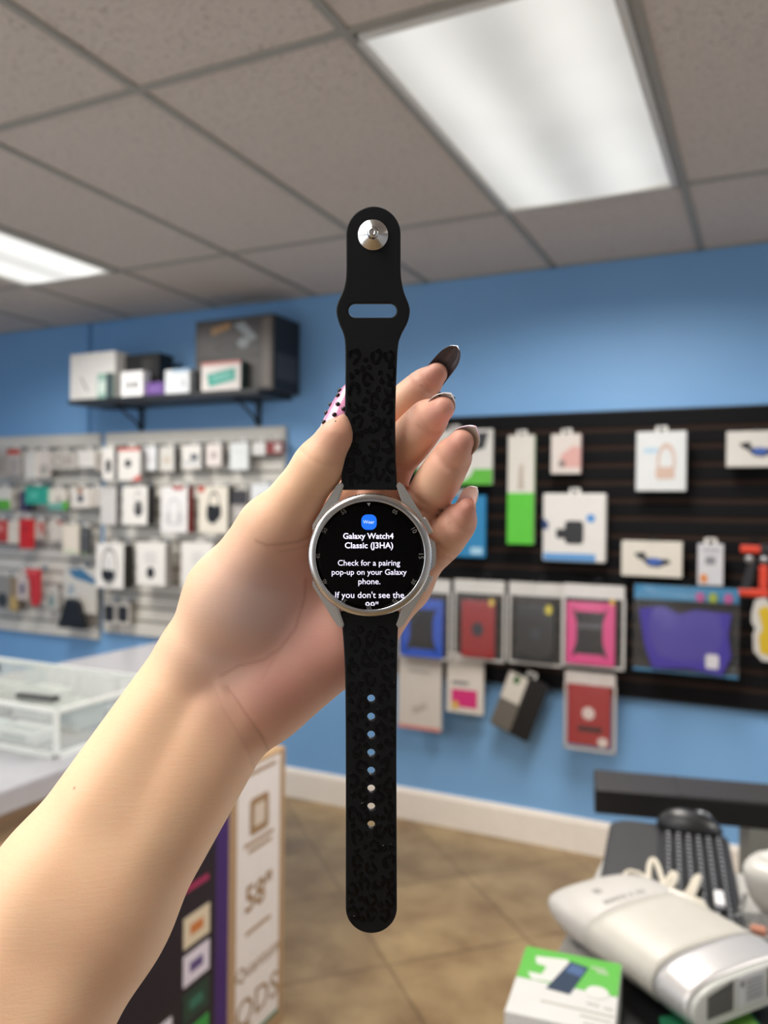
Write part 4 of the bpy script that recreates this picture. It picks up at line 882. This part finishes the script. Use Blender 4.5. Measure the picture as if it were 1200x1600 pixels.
bm = bmesh.new(); x0, y0 = px(564.6, 828); x1, y1 = px(588.4, 804); prism(bm, rrect(x0, y0, x1, y1, 9 * MM, 8), -.00095, -.0010, plane='XY')
bmesh.ops.recalc_face_normals(bm, faces=bm.faces)
icon = new_obj('app_icon', bm, mat('1668e8', .4, emit=.85, var=0, key='icon'), disp)
lettering('icon_lettering', 'Wear', 17.8, 576.3, 818.2, mat('cfe4ff', .4, emit=.8, var=0, key='icon_text'), disp, -.00088)
M_MARK = mat('8c8a88', .4, var=0, key='mark')
for k, num in enumerate(['05', '10', '15', '20', '25', '30', '35', '40', '45', '50', '55']):
    a_ = math.radians(90 - 30 * (k + 1)); cx, cy = 577 + 80.3 * math.cos(a_), 869.5 - 80.3 * math.sin(a_)
    rv = a_ - math.pi / 2
    lettering('minute_mark', num, 8.0, cx + 2.8 * math.sin(rv), cy + 2.8 * math.cos(rv), M_MARK, disp, -.00095, rotv=rv)
bm = bmesh.new(); f = bm.faces.new([bm.verts.new((*px(a, b), -.00095)) for a, b in ((573.4, 786), (579, 786), (576.2, 791))])
bmesh.ops.recalc_face_normals(bm, faces=bm.faces); new_obj('minute_mark', bm, mat('b9b7b4', .4, var=0), disp)
# straps
def rubber(key, rough, col):
    m = mat(col, rough, key=key, var=.05, scale=300, spec=.25); return m
M_RUB, M_EMB = rubber('rubber', .55, '0c0f13'), rubber('emboss', .28, '030304')
def smooth_line(pts, n=6):
    out = []
    N = len(pts)
    for i in range(N - 1):
        p0, p1, p2, p3 = [Vector(pts[k]) for k in (max(i - 1, 0), i, i + 1, min(i + 2, N - 1))]
        for k in range(n):
            s = k / n; q = .5 * ((2 * p1) + (p2 - p0) * s + (2 * p0 - 5 * p1 + 4 * p2 - p3) * s * s + (3 * p1 - p0 - 3 * p2 + p3) * s ** 3); out.append((q.x, q.y))
    return out + [tuple(pts[-1])]
def half_disc(cx, cy, r, up, n=28):
    return [(cx + r * math.cos(math.pi * i / n), cy - up * r * math.sin(math.pi * i / n)) for i in range(n + 1)]
SZ = -.0062
TH = .0011
top_r = smooth_line([(624, 400), (624.5, 430), (629, 455), (637, 476), (638.5, 487), (635, 502), (625, 522), (620, 541), (617.5, 590), (616, 650), (616.5, 710), (619, 764)])
top_l = smooth_line([(543, 400), (542.5, 430), (538.5, 452), (529.5, 473), (527.3, 487), (531, 503), (538, 520), (541, 541), (541, 600), (540, 650), (537.5, 705), (533.5, 764)])
arc = half_disc(583.5, 366.5, 40.5, 1)
outline = [(624, 366.5)] and arc[::1]               # from right round to left
outline = arc + top_l[0:] + top_r[::-1]
slot = rrect(542.3, 471.5, 621.7, 497.5, 12.5, 8)
def strap_mesh(rings): 
    me = curve_mesh([[px(a, b) for a, b in r_] for r_ in rings], TH - .0004, .0005, 2)
    b2 = bm_from(me)
    for v in b2.verts: v.co.z += SZ
    return b2
su = new_obj('strap', strap_mesh([outline, slot]), M_RUB, watch)
low_l = [(533.5, 962), (535.5, 985), (538.5, 1030), (540, 1080), (540.5, 1200), (540, 1443)]
low_r = [(622, 962), (620.5, 985), (619, 1030), (618.4, 1080), (618, 1200), (619, 1443)]
arc2 = half_disc(579.5, 1443, 39.5, -1)
outline2 = smooth_line(low_r) + arc2[1:-1] + smooth_line(low_l)[::-1]
HOLES = [1100, 1129.3, 1158.6, 1188, 1217.2, 1246.5, 1276, 1305.5]
sl = new_obj('strap', strap_mesh([outline2] + [ell(579.3, y, 8.3, 8.3, 20) for y in HOLES]), M_RUB, watch)
# raised leopard spots: open rings and dots of irregular outline, slightly glossier than the strap
def spots(parent, y0, y1, xl, xr, holes, seed):
    rnd = random.Random(seed); bm = bmesh.new(); placed = []
    tries = 0
    while tries < 2600:
        tries += 1
        big = tries < 1500
        rx, ry = (rnd.uniform(8, 11), rnd.uniform(11, 15)) if big else (rnd.uniform(3.5, 6), rnd.uniform(4, 7))
        y = rnd.uniform(y0, y1); lo, hi = xl(y) + rx + .5, xr(y) - rx - .5
        if big: lo -= 3; hi += 3
        x = rnd.uniform(lo, hi)
        if any(abs(x - a) < (rx + c) * .98 + .8 and abs(y - b) < (ry + d) * .92 + .8 and ((x - a) / (rx + c + 1)) ** 2 + ((y - b) / (ry + d + 1)) ** 2 < 1 for a, b, c, d in placed): continue
        if any((x - 579.3) ** 2 + (y - h) ** 2 < (7 + max(rx, ry) * .75) ** 2 for h in holes): continue
        placed.append((x, y, rx, ry)); n = 22; th0 = rnd.uniform(-.5, .5); gap = rnd.uniform(.06, .2) if big else 0; g0 = rnd.random()
        ph = [rnd.uniform(0, 6.28) for _ in range(3)]
        def pt(a, k):
            r_ = 1 + .07 * math.sin(2 * a + ph[0]) + .07 * math.sin(3 * a + ph[1]) + .05 * math.sin(5 * a + ph[2])
            X, Y = rx * k * r_ * math.cos(a), ry * k * r_ * math.sin(a)
            X, Y = X * math.cos(th0) - Y * math.sin(th0), X * math.sin(th0) + Y * math.cos(th0)
            xx = min(max(x + X, xl(y + Y) + .9), xr(y + Y) - .9); return px(xx, y + Y)
        zt_, zb_ = SZ + TH + .00040, SZ + TH - .0001
        if big:
            a_s = [2 * math.pi * (g0 + gap + (1 - gap) * i / n) for i in range(n + 1)]
            rows = []
            for i, a in enumerate(a_s):
                w_ = .42 + .12 * math.sin(3 * a + ph[2]); tp = min(1, min(i, n - i) / 2.5 + .35); mid = (1 + w_) / 2; hw = (1 - w_) / 2 * tp
                rows.append([(pt(a, mid + hw), zb_), (pt(a, mid + hw * .72), zt_), (pt(a, mid - hw * .72), zt_), (pt(a, mid - hw), zb_)])
            vr = [[bm.verts.new((p[0], p[1], z)) for p, z in r_] for r_ in rows]
            for p, q in zip(vr, vr[1:]):
                for i in range(3): bm.faces.new((p[i], q[i], q[i + 1], p[i + 1]))
            bm.faces.new(vr[0]); bm.faces.new(vr[-1][::-1])
        else:
            lo_ = [bm.verts.new((*pt(2 * math.pi * i / 14, 1), zb_)) for i in range(14)]; hi_ = [bm.verts.new((*pt(2 * math.pi * i / 14, .78), zt_)) for i in range(14)]
            for i in range(14): bm.faces.new((lo_[i], lo_[(i + 1) % 14], hi_[(i + 1) % 14], hi_[i]))
            bm.faces.new(hi_)
    bmesh.ops.recalc_face_normals(bm, faces=bm.faces)
    for f in bm.faces: f.smooth = False
    o = new_obj('leopard_pattern', bm, M_EMB, parent); o['kind'] = 'stuff'
def interp(line):
    ys = [p[1] for p in line]; xs = [p[0] for p in line]
    return lambda y: float(np.interp(y, ys, xs))
spots(su, 552, 752, interp(top_l), interp(top_r), [], 3)
def xl2(y): return interp(low_l)(y) if y < 1443 else 579.5 - math.sqrt(max(1, 39 ** 2 - (y - 1443) ** 2))
def xr2(y): return interp(low_r)(y) if y < 1443 else 579.5 + math.sqrt(max(1, 39 ** 2 - (y - 1443) ** 2))
spots(sl, 988, 1462, xl2, xr2, HOLES, 5)
bm = bmesh.new(); lathe(bm, [(24 * MM, SZ + TH - .0002), (24 * MM, SZ + TH + .0003), (23.2 * MM, SZ + TH + .0006), (9 * MM, SZ + TH + .0010), (7.5 * MM, SZ + TH + .0024), (8.6 * MM, SZ + TH + .0030), (8.6 * MM, SZ + TH + .0036), (6 * MM, SZ + TH + .0042), (3.5 * MM, SZ + TH + .0043), (2.6 * MM, SZ + TH + .0039), (0, SZ + TH + .0039)], 64)
cx_, cy_ = px(582.8, 368.3)
for v in bm.verts: v.co += Vector((cx_, cy_, 0))
new_obj('pin_stud', bm, steel('stud', .2, 'd2d2d4'), su)
# ------------------------------------------------------------------ the hand and forearm (one continuous skin)
# skeleton in photograph pixels + distance along the view axis; radii in millimetres
def CP(px_, py_, z): return np.array([(px_ - 600) / FPX * z, z, -(py_ - 800) / FPX * z])
GRES = 0.0009
gmin, gmax = np.array([-.232, .226, -.296]), np.array([.050, .380, .085])
gn = np.ceil((gmax - gmin) / GRES).astype(int) + 1
FAR = 0.02
def axis(i): return (gmin[i] + GRES * np.arange(gn[i])).astype(np.float32)
AXS = [axis(i) for i in range(3)]
def new_field(): return np.full(tuple(gn), FAR, np.float32)
def region(lo, hi):
    s = []
    for i in range(3):
        a = int(max(0, np.floor((lo[i] - gmin[i]) / GRES))); b = int(min(gn[i], np.ceil((hi[i] - gmin[i]) / GRES) + 1)); s.append(slice(a, max(a, b)))
    return tuple(s)
def coords(sl): return np.meshgrid(AXS[0][sl[0]], AXS[1][sl[1]], AXS[2][sl[2]], indexing='ij', sparse=True)
def smin(a, b, k):
    h = np.clip(k - np.abs(a - b), 0, None) / k
    return np.minimum(a, b) - h * h * k * .25
def cone(F, a, ra, b, rb, k=.004, flat=None):
    """round cone from a to b; flat=(direction, factor) squeezes it along a direction"""
    a, b = np.array(a), np.array(b); m = max(ra, rb) + FAR
    sl = region(np.minimum(a, b) - m, np.maximum(a, b) + m)
    X, Y, Z = coords(sl); d = b - a; L2 = d @ d
    t = np.clip(((X - a[0]) * d[0] + (Y - a[1]) * d[1] + (Z - a[2]) * d[2]) / max(L2, 1e-12), 0, 1)
    qx, qy, qz = X - (a[0] + t * d[0]), Y - (a[1] + t * d[1]), Z - (a[2] + t * d[2])
    if flat is not None:
        n, fct = flat; n = np.array(n) / np.linalg.norm(n); s = (qx * n[0] + qy * n[1] + qz * n[2]) * (1 / fct - 1)
        qx, qy, qz = qx + n[0] * s, qy + n[1] * s, qz + n[2] * s
    dd = np.sqrt(qx * qx + qy * qy + qz * qz) - (ra + t * (rb - ra))
    F[sl] = smin(F[sl], dd.astype(np.float32), k)
def groove(F, pts, depth, width):
    for a, b in zip(pts, pts[1:]):
        a, b = np.array(a), np.array(b); m = width * 4
        sl = region(np.minimum(a, b) - m, np.maximum(a, b) + m); X, Y, Z = coords(sl); d = b - a
        t = np.clip(((X - a[0]) * d[0] + (Y - a[1]) * d[1] + (Z - a[2]) * d[2]) / (d @ d), 0, 1)
        r2 = (X - a[0] - t * d[0]) ** 2 + .12 * (Y - a[1] - t * d[1]) ** 2 + (Z - a[2] - t * d[2]) ** 2
        G[sl] = np.maximum(G[sl], (depth * np.exp(-r2 / width ** 2)).astype(np.float32))
mm = .001
H = new_field()
V = lambda x, y, z: CP(x, y, z)
# forearm: radius and ulna side by side
EL, ER = V(-150, 1745, .286), V(-46, 1800, .286)
BL, BR = V(92, 1384, .320), V(160, 1430, .320)
EL, ER = BL + 1.75 * (EL - BL), BR + 1.75 * (ER - BR)
WL, WR = V(300, 1050, .350), V(376, 1102, .349)
cone(H, EL, 26.2 * mm, BL, 24.6 * mm, .012); cone(H, ER, 26.2 * mm, BR, 24.6 * mm, .012)
cone(H, BL, 24.6 * mm, WL, 18.9 * mm, .012); cone(H, BR, 24.6 * mm, WR, 18.7 * mm, .012)
# palm
MC = [V(528, 808, .350), V(572, 838, .348), V(607, 872, .346), V(632, 908, .344)]
for s_, r0, e_, r1 in ((V(385, 1040, .348), 15, MC[0], 11), (V(400, 1055, .348), 15, MC[1], 11.2), (V(410, 1070, .347), 15, MC[2], 10.8), (V(420, 1080, .346), 15, MC[3], 10)):
    cone(H, s_, r0 * mm, e_, r1 * mm, .010)
cone(H, V(412, 1093, .350), 17.8 * mm, V(548, 990, .3475), 16.5 * mm, .010)          # heel of the hand
cone(H, V(548, 990, .3475), 16.5 * mm, V(622, 918, .346), 11 * mm, .010)
# thumb ball
cone(H, V(332, 1002, .346), 19.1 * mm, V(366, 932, .342), 18.8 * mm, .010)
cone(H, V(366, 932, .342), 18.8 * mm, V(424, 832, .334), 13.5 * mm, .010)
cone(H, V(400, 960, .342), 15 * mm, V(455, 890, .343), 11 * mm, .012)
cone(H, V(445, 862, .343), 10 * mm, MC[0], 10 * mm, .012)                            # web
T_MCP, T_IP, T_T, T_E = V(428, 828, .333), V(500, 725, .3245), V(525, 681, .3212), V(536, 654, .3218)
TH_ = new_field()
cone(TH_, V(405, 866, .335), 13.5 * mm, T_MCP, 12.8 * mm, .006); cone(TH_, T_MCP, 12.8 * mm, T_IP, 9.3 * mm, .006)
cone(TH_, T_IP, 9.1 * mm, T_T, 6.2 * mm, .006); cone(TH_, T_T, 6.0 * mm, T_E, 3.0 * mm, .005)
H = smin(H, TH_, .006); del TH_
# tendons at the wrist
cone(H, V(352, 1085, .3358), 2.2 * mm, V(196, 1375, .3120), 1.8 * mm, .010)
cone(H, V(318, 1112, .3332), 1.7 * mm, V(172, 1375, .3115), 1.5 * mm, .009)
# fingers
FING = [  # MCP, r, PIP, r, DIP, r, tip, r
    (MC[0], 10.5, V(600, 666, .350), 8.0, V(662, 603, .346), 6.8, V(682, 584, .342), 4.8),
    (MC[1], 11.0, V(617, 716, .341), 8.9, V(669, 655, .327), 7.5, V(692, 638, .3165), 4.8),
    (MC[2], 10.5, V(664, 784, .337), 8.6, V(707, 714, .321), 7.2, V(721, 690, .3095), 4.9),
    (MC[3], 9.6, V(687, 853, .338), 7.5, V(719, 812, .328), 6.2, V(730, 792, .3215), 3.8)]
FF = new_field(); G = np.zeros(tuple(gn), np.float32)
view = np.array([0, 1.0, 0])
for (a, ra, b, rb, c, rc, d, rd) in FING:
    Fi = new_field()
    cone(Fi, a, ra * mm, b, rb * mm, .004); cone(Fi, b, rb * mm, c, rc * mm, .003); cone(Fi, c, rc * mm, d, rd * mm, .003)
    mid = (np.array(b) + np.array(c)) / 2 - view * 1.6 * mm; cone(Fi, mid - (c - b) * .12, rb * .9 * mm, mid + (c - b) * .12, rb * .86 * mm, .006)   # finger pad
    FF = smin(FF, Fi, .0012); del Fi
    for (jp, rj, dr, sp) in ((b, rb, c - a, (0, 3.0)), (c, rc, d - b, (0, 1.8))):  # bend creases on the palm side
        dr = dr / np.linalg.norm(dr); side = np.cross(dr, view); side /= np.linalg.norm(side); palm = np.cross(dr, side); palm = palm if palm[1] < 0 else -palm
        for s_ in sp:
            cpt = jp + dr * s_ * mm
            groove(G, [cpt + (side * math.sin(t_) + palm * math.cos(t_)) * rj * mm * 1.0 for t_ in np.linspace(-1.1, 1.1, 9)], .0011, .0010)
H = smin(H, FF, .006); del FF
# creases of palm and wrist
def surf(x, y, z): return V(x, y, z)
CREASES = [[(356, 1074), (382, 1112), (406, 1145), (416, 1164), (421, 1178)], [(331, 1068), (350, 1110), (384, 1165), (398, 1200)],
           [(478, 905), (476, 934), (462, 981), (438, 1013), (410, 1032), (373, 1040), (345, 1056)], [(485, 838), (466, 846), (440, 850), (417, 852), (400, 845)],
           [(480, 852), (460, 858), (436, 862)], [(470, 700), (486, 716), (506, 724), (530, 724)], [(440, 1012), (424, 1036), (410, 1060)]]
DEPTH = [.0008, .0003, .0009, .0009, .0004, .0004, .0003]
for cr_, dp in zip(CREASES, DEPTH):
    zc = .318 if cr_[0][0] > 465 and cr_[0][1] < 720 else (.324 if cr_[0][1] < 1000 else .331)
    groove(G, [V(x, y, zc) for x, y in cr_], dp, .0011)
H += G
for ax_ in range(3):                                # close the skin where the forearm leaves the modelled stretch
    for e_ in (0, -1):
        q_ = [slice(None)] * 3; q_[ax_] = e_; H[tuple(q_)] = FAR
# surface nets
def surface_nets(F, org, h):
    ins = F < 0
    nx, ny, nz = F.shape
    c = np.zeros((nx - 1, ny - 1, nz - 1), np.int8)
    for i in (0, 1):
        for j in (0, 1):
            for k in (0, 1): c += ins[i:nx - 1 + i, j:ny - 1 + j, k:nz - 1 + k]
    act = np.argwhere((c > 0) & (c < 8)); idx = -np.ones(c.shape, np.int64); idx[tuple(act.T)] = np.arange(len(act))
    acc = np.zeros((len(act), 3)); cnt = np.zeros(len(act))
    cor = [(i, j, k) for i in (0, 1) for j in (0, 1) for k in (0, 1)]
    val = {q: F[act[:, 0] + q[0], act[:, 1] + q[1], act[:, 2] + q[2]] for q in cor}
    for q in cor:
        for ax in range(3):
            if q[ax] == 0:
                r_ = list(q); r_[ax] = 1; v0, v1 = val[q], val[tuple(r_)]; m = (v0 < 0) != (v1 < 0)
                t = np.where(m, v0 / np.where(m, v0 - v1, 1), 0); p = np.tile(np.array(q, float), (len(act), 1)); p[:, ax] = t
                acc[m] += p[m]; cnt[m] += 1
    vert = org + h * (act + acc / cnt[:, None])
    faces = []
    for ax in range(3):
        o1, o2 = [(1, 2), (2, 0), (0, 1)][ax]
        s0 = [slice(None)] * 3; s1 = [slice(None)] * 3; s0[ax] = slice(0, -1); s1[ax] = slice(1, None)
        ch = ins[tuple(s0)] != ins[tuple(s1)]; e = np.argwhere(ch)
        ok = (e[:, o1] > 0) & (e[:, o2] > 0) & (e[:, o1] < c.shape[o1]) & (e[:, o2] < c.shape[o2]); e = e[ok]
        sgn = ins[tuple(e.T)]
        def cell(d1, d2): q = e.copy(); q[:, o1] -= d1; q[:, o2] -= d2; return idx[tuple(q.T)]
        quad = np.stack([cell(1, 1), cell(0, 1), cell(0, 0), cell(1, 0)], 1)
        quad[~sgn] = quad[~sgn][:, ::-1]; faces.append(quad)
    f = np.concatenate(faces); return vert, f[(f >= 0).all(1)]
hv, hf = surface_nets(H, gmin, GRES); del H, G
for it in range(3):                                  # relax
    a_ = np.zeros_like(hv); n_ = np.zeros(len(hv))
    for i in range(4):
        u_, w_ = hf[:, i], hf[:, (i + 1) % 4]
        for k in range(3): a_[:, k] += np.bincount(u_, hv[w_, k], len(hv)) + np.bincount(w_, hv[u_, k], len(hv))
        n_ += np.bincount(u_, minlength=len(hv)) + np.bincount(w_, minlength=len(hv))
    hv = hv + .5 * (a_ / np.maximum(n_, 1)[:, None] - hv)
def gauss(p, s): return np.exp(-((hv - np.array(p)) ** 2).sum(1) / s ** 2)
pink = np.zeros(len(hv))
for (a, ra, b, rb, c, rc, d, rd) in FING:
    for p, s, w_ in ((d, .010, .9), (c, .011, .8), (b, .014, .65), ((np.array(a) + b) / 2, .018, .5)): pink = np.maximum(pink, w_ * gauss(p, s * 1.25))
for p, s, w_ in ((T_T, .011, .75), (T_IP, .010, .3), (V(440, 850, .33), .014, .55), (V(500, 1000, .335), .040, .85), (V(440, 1060, .333), .030, .85), (V(380, 930, .322), .022, .1), (V(470, 900, .34), .03, .8)): pink = np.maximum(pink, w_ * gauss(p, s))  # palm and heel weights also darken them, putting shade into the skin colour
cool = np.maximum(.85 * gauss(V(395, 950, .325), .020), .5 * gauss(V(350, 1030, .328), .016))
ipx = np.stack([600 + hv[:, 0] / hv[:, 1] * FPX, 800 - hv[:, 2] / hv[:, 1] * FPX], 1); line = np.zeros(len(hv))
for cr_, dp in zip(CREASES, DEPTH):
    for a, b in zip(cr_, cr_[1:]):
        a, b = np.array(a, float), np.array(b, float); d_ = b - a; t_ = np.clip(((ipx - a) @ d_) / (d_ @ d_), 0, 1)
        line = np.maximum(line, dp / .0011 * np.exp(-((ipx - a - t_[:, None] * d_) ** 2).sum(1) / 2.6 ** 2))
line *= hv[:, 1] < .345
hw_ = (RM @ hv.T).T + EYE
org_h = Vector(P(330, 1080, .343))
me = bpy.data.meshes.new('person'); me.from_pydata((hw_ - np.array(org_h)).tolist(), [], hf.tolist()); me.update()
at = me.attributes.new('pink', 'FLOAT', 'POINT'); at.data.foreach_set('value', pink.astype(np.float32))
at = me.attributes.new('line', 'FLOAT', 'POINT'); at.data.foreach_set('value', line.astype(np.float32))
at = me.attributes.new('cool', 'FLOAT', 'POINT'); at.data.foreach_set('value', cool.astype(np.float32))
me.polygons.foreach_set('use_smooth', [True] * len(me.polygons))
hand = bpy.data.objects.new('person', me); COL.objects.link(hand); hand.location = org_h
tag(hand, "person's bare left forearm and hand with long painted nails holding up a watch", 'person')
def skin_mat():
    m, nt, b = node_mat('skin'); N = nt.nodes.new; L = nt.links.new
    at = N('ShaderNodeAttribute'); at.attribute_name = 'pink'; tc = N('ShaderNodeTexCoord')
    n1 = N('ShaderNodeTexNoise'); n1.inputs['Scale'].default_value = 45; n1.inputs['Detail'].default_value = 5; L(tc.outputs['Object'], n1.inputs['Vector'])
    m1 = N('ShaderNodeMix'); m1.data_type = 'RGBA'; m1.inputs[6].default_value = srgb('efcca8'); m1.inputs[7].default_value = srgb('eaba98'); L(n1.outputs['Fac'], m1.inputs[0])
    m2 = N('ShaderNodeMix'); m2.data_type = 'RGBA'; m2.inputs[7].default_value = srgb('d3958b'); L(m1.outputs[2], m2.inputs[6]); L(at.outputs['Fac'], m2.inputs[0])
    # a few moles
    vo = N('ShaderNodeTexVoronoi'); vo.inputs['Scale'].default_value = 28; L(tc.outputs['Object'], vo.inputs['Vector'])
    rp = N('ShaderNodeValToRGB'); rp.color_ramp.elements[0].position = .018; rp.color_ramp.elements[1].position = .03; rp.color_ramp.elements[0].color = (1, 1, 1, 1); rp.color_ramp.elements[1].color = (0, 0, 0, 1); L(vo.outputs['Distance'], rp.inputs[0])
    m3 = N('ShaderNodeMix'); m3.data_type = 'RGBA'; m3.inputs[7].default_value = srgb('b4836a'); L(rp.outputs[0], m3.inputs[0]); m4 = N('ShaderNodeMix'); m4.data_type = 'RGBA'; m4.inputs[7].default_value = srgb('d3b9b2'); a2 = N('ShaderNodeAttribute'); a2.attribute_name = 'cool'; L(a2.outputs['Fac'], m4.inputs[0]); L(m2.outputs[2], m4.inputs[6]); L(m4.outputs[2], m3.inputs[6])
    m5 = N('ShaderNodeMix'); m5.data_type = 'RGBA'; m5.inputs[7].default_value = srgb('a86f5e'); a5 = N('ShaderNodeAttribute'); a5.attribute_name = 'line'; s5 = N('ShaderNodeMath'); s5.operation = 'MULTIPLY'; s5.inputs[1].default_value = .5; L(a5.outputs['Fac'], s5.inputs[0]); L(s5.outputs[0], m5.inputs[0]); L(m3.outputs[2], m5.inputs[6]); L(m5.outputs[2], b.inputs['Base Color'])
    # fine lines across the limb
    mp = N('ShaderNodeMapping'); mp.inputs['Rotation'].default_value = (0, math.radians(-35), math.radians(25)); mp.inputs['Scale'].default_value = (90, 90, 800); L(tc.outputs['Object'], mp.inputs['Vector'])
    n2 = N('ShaderNodeTexNoise'); n2.inputs['Scale'].default_value = 1.2; n2.inputs['Detail'].default_value = 3; n2.inputs['Distortion'].default_value = .6; L(mp.outputs[0], n2.inputs['Vector'])
    n3 = N('ShaderNodeTexVoronoi'); n3.inputs['Scale'].default_value = 1100; L(tc.outputs['Object'], n3.inputs['Vector'])
    ad = N('ShaderNodeMath'); ad.operation = 'MULTIPLY_ADD'; ad.inputs[1].default_value = .25; L(n3.outputs['Distance'], ad.inputs[0]); L(n2.outputs['Fac'], ad.inputs[2])
    bp = N('ShaderNodeBump'); bp.inputs['Strength'].default_value = .14; bp.inputs['Distance'].default_value = .0005; L(ad.outputs[0], bp.inputs['Height']); L(bp.outputs[0], b.inputs['Normal'])
    b.inputs['Roughness'].default_value = .48; b.inputs['Specular IOR Level'].default_value = .4
    b.inputs['Subsurface Weight'].default_value = .35; b.inputs['Subsurface Radius'].default_value = (.9, .35, .2); b.inputs['Subsurface Scale'].default_value = .004
    return m
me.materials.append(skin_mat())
# nails
def nail(label, base, tdir, ndir, length, w0, w1, mats, curve=.35, droop=.12, dots=None, french=None):
    """curved nail plate: base point, direction to the tip, outward normal (world vectors)"""
    t_ = Vector(tdir).normalized(); n_ = Vector(ndir); n_ = (n_ - t_ * n_.dot(t_)).normalized(); s_ = t_.cross(n_)
    nu, nv = 22, 12; thk = .0007
    def pos(u, v, e=0.0):
        prof = w0 + (w1 - w0) * u
        if u > .62: prof *= math.sqrt(max(0.0, 1 - ((u - .62) / .38) ** 2.3)) 
        if u < .12: prof *= math.sqrt(max(0.05, 1 - ((.12 - u) / .12) ** 2 * .55))
        a_ = v * 1.15; ww = prof / math.sin(1.15)
        c = Vector(base) - Vector(org_h) + t_ * length * u - n_ * droop * length * u * u
        return c + s_ * math.sin(a_) * ww + n_ * ((math.cos(a_) - 1) * ww * curve * 2 + e)
    bm = bmesh.new()
    top = [[bm.verts.new(pos(i / nu, -1 + 2 * j / nv, thk / 2)) for j in range(nv + 1)] for i in range(nu + 1)]
    bot = [[bm.verts.new(pos(i / nu, -1 + 2 * j / nv, -thk / 2)) for j in range(nv + 1)] for i in range(nu + 1)]
    for i in range(nu):
        mi = 0 if (french is None or i / nu < french) else 1
        for j in range(nv):
            f = bm.faces.new((top[i][j], top[i][j + 1], top[i + 1][j + 1], top[i + 1][j])); f.material_index = mi
            f = bm.faces.new((bot[i][j], bot[i + 1][j], bot[i + 1][j + 1], bot[i][j + 1])); f.material_index = 2
        for j in (0, nv):
            q = (top[i][j], top[i + 1][j], bot[i + 1][j], bot[i][j]); f = bm.faces.new(q if j == 0 else q[::-1]); f.material_index = mi
    for j in range(nv):
        bm.faces.new((top[0][j + 1], top[0][j], bot[0][j], bot[0][j + 1])); f = bm.faces.new((top[nu][j], top[nu][j + 1], bot[nu][j + 1], bot[nu][j])); f.material_index = 1 if french is not None else 0
    bmesh.ops.recalc_face_normals(bm, faces=bm.faces)
    for f in bm.faces: f.smooth = True
    o = new_obj('fingernail', bm, mats, hand); o['label'] = label
    if dots:
        bm = bmesh.new()
        for (u, v, r_) in dots:
            vs = bmesh.ops.create_uvsphere(bm, u_segments=12, v_segments=8, radius=r_)['verts']; c = pos(u, v, thk / 2)
            for q in vs: q.co = c + q.co * .9
        new_obj('bead', bm, mat('241216', .15, key='bead', var=0), o, smooth=True)
    return o
def wd(v): v = RM @ np.array(v, float); return Vector(v)
def wp_(x, y, z): return Vector(P(x, y, z))
PK = mat('e79cc4', .14, coat=.6, var=.02, key='pinkpolish'); BED = mat('e9c9c0', .2, coat=.5, var=.03, key='nailbed'); UND = mat('d9c0b6', .4, key='nailunder')
SMK, SMU = mat('141418', .08, coat=.6, key='smoke'), mat('5d555a', .25, key='smokeunder')
WHP = mat('efe6ea', .12, coat=.6, key='whitepolish'); MARB = mat('dcb9cc', .12, coat=.6, var=.22, scale=260, key='marble'); UNW = mat('efe9e0', .35, key='underwhite')
nail('long pink thumbnail with black dots', wp_(502, 679, .3166), wd(np.array(V(536, 594, .3262)) - np.array(V(502, 679, .3166))), wd((-.62, -.74, .25)), .0262, .0058, .0052, [BED, PK, UND], curve=.5, droop=.10, french=.16,
     dots=[(.22, -.15, .0011), (.23, .6, .0011), (.36, .35, .0011), (.42, -.45, .0011), (.56, .25, .0011), (.60, -.55, .0011), (.74, -.1, .0011), (.50, .7, .0011), (.86, -.3, .0011)])
nail('long smoky black index fingernail', wp_(669, 598, .3385 + .010), wd(np.array(V(713, 544, .338)) - np.array(V(669, 598, .3475))), wd((-.10, 1, .16)), .0205, .0054, .0046, [SMK, SMK, SMU], curve=.45, droop=-.03)
nail('pink middle fingernail with black beads on the edge', wp_(678, 645, .3275), wd((.40, -.80, .42)), wd((.35, .60, .70)), .0155, .0056, .0050, [PK, WHP, UNW], curve=.45, droop=.06, french=.5,
     dots=[(.60, -.2, .0010), (.75, .25, .0010), (.80, .7, .0010), (.5, .75, .0009), (.9, -.4, .0009)])
nail('rounded white and pink marbled ring fingernail', wp_(717, 697, .3215), wd((.34, -.84, .42)), wd((.48, .52, .70)), .0165, .0060, .0054, [MARB, MARB, UNW], curve=.5, droop=.06)
nail('pale pointed little fingernail with white edge', wp_(727, 797, .3275), wd(np.array(V(746, 762, .316)) - np.array(V(727, 797, .3275))), wd((.62, .62, .25)), .0155, .0042, .0036, [WHP, WHP, BED], curve=.45, droop=.04, dots=[(.62, .6, .0006)])
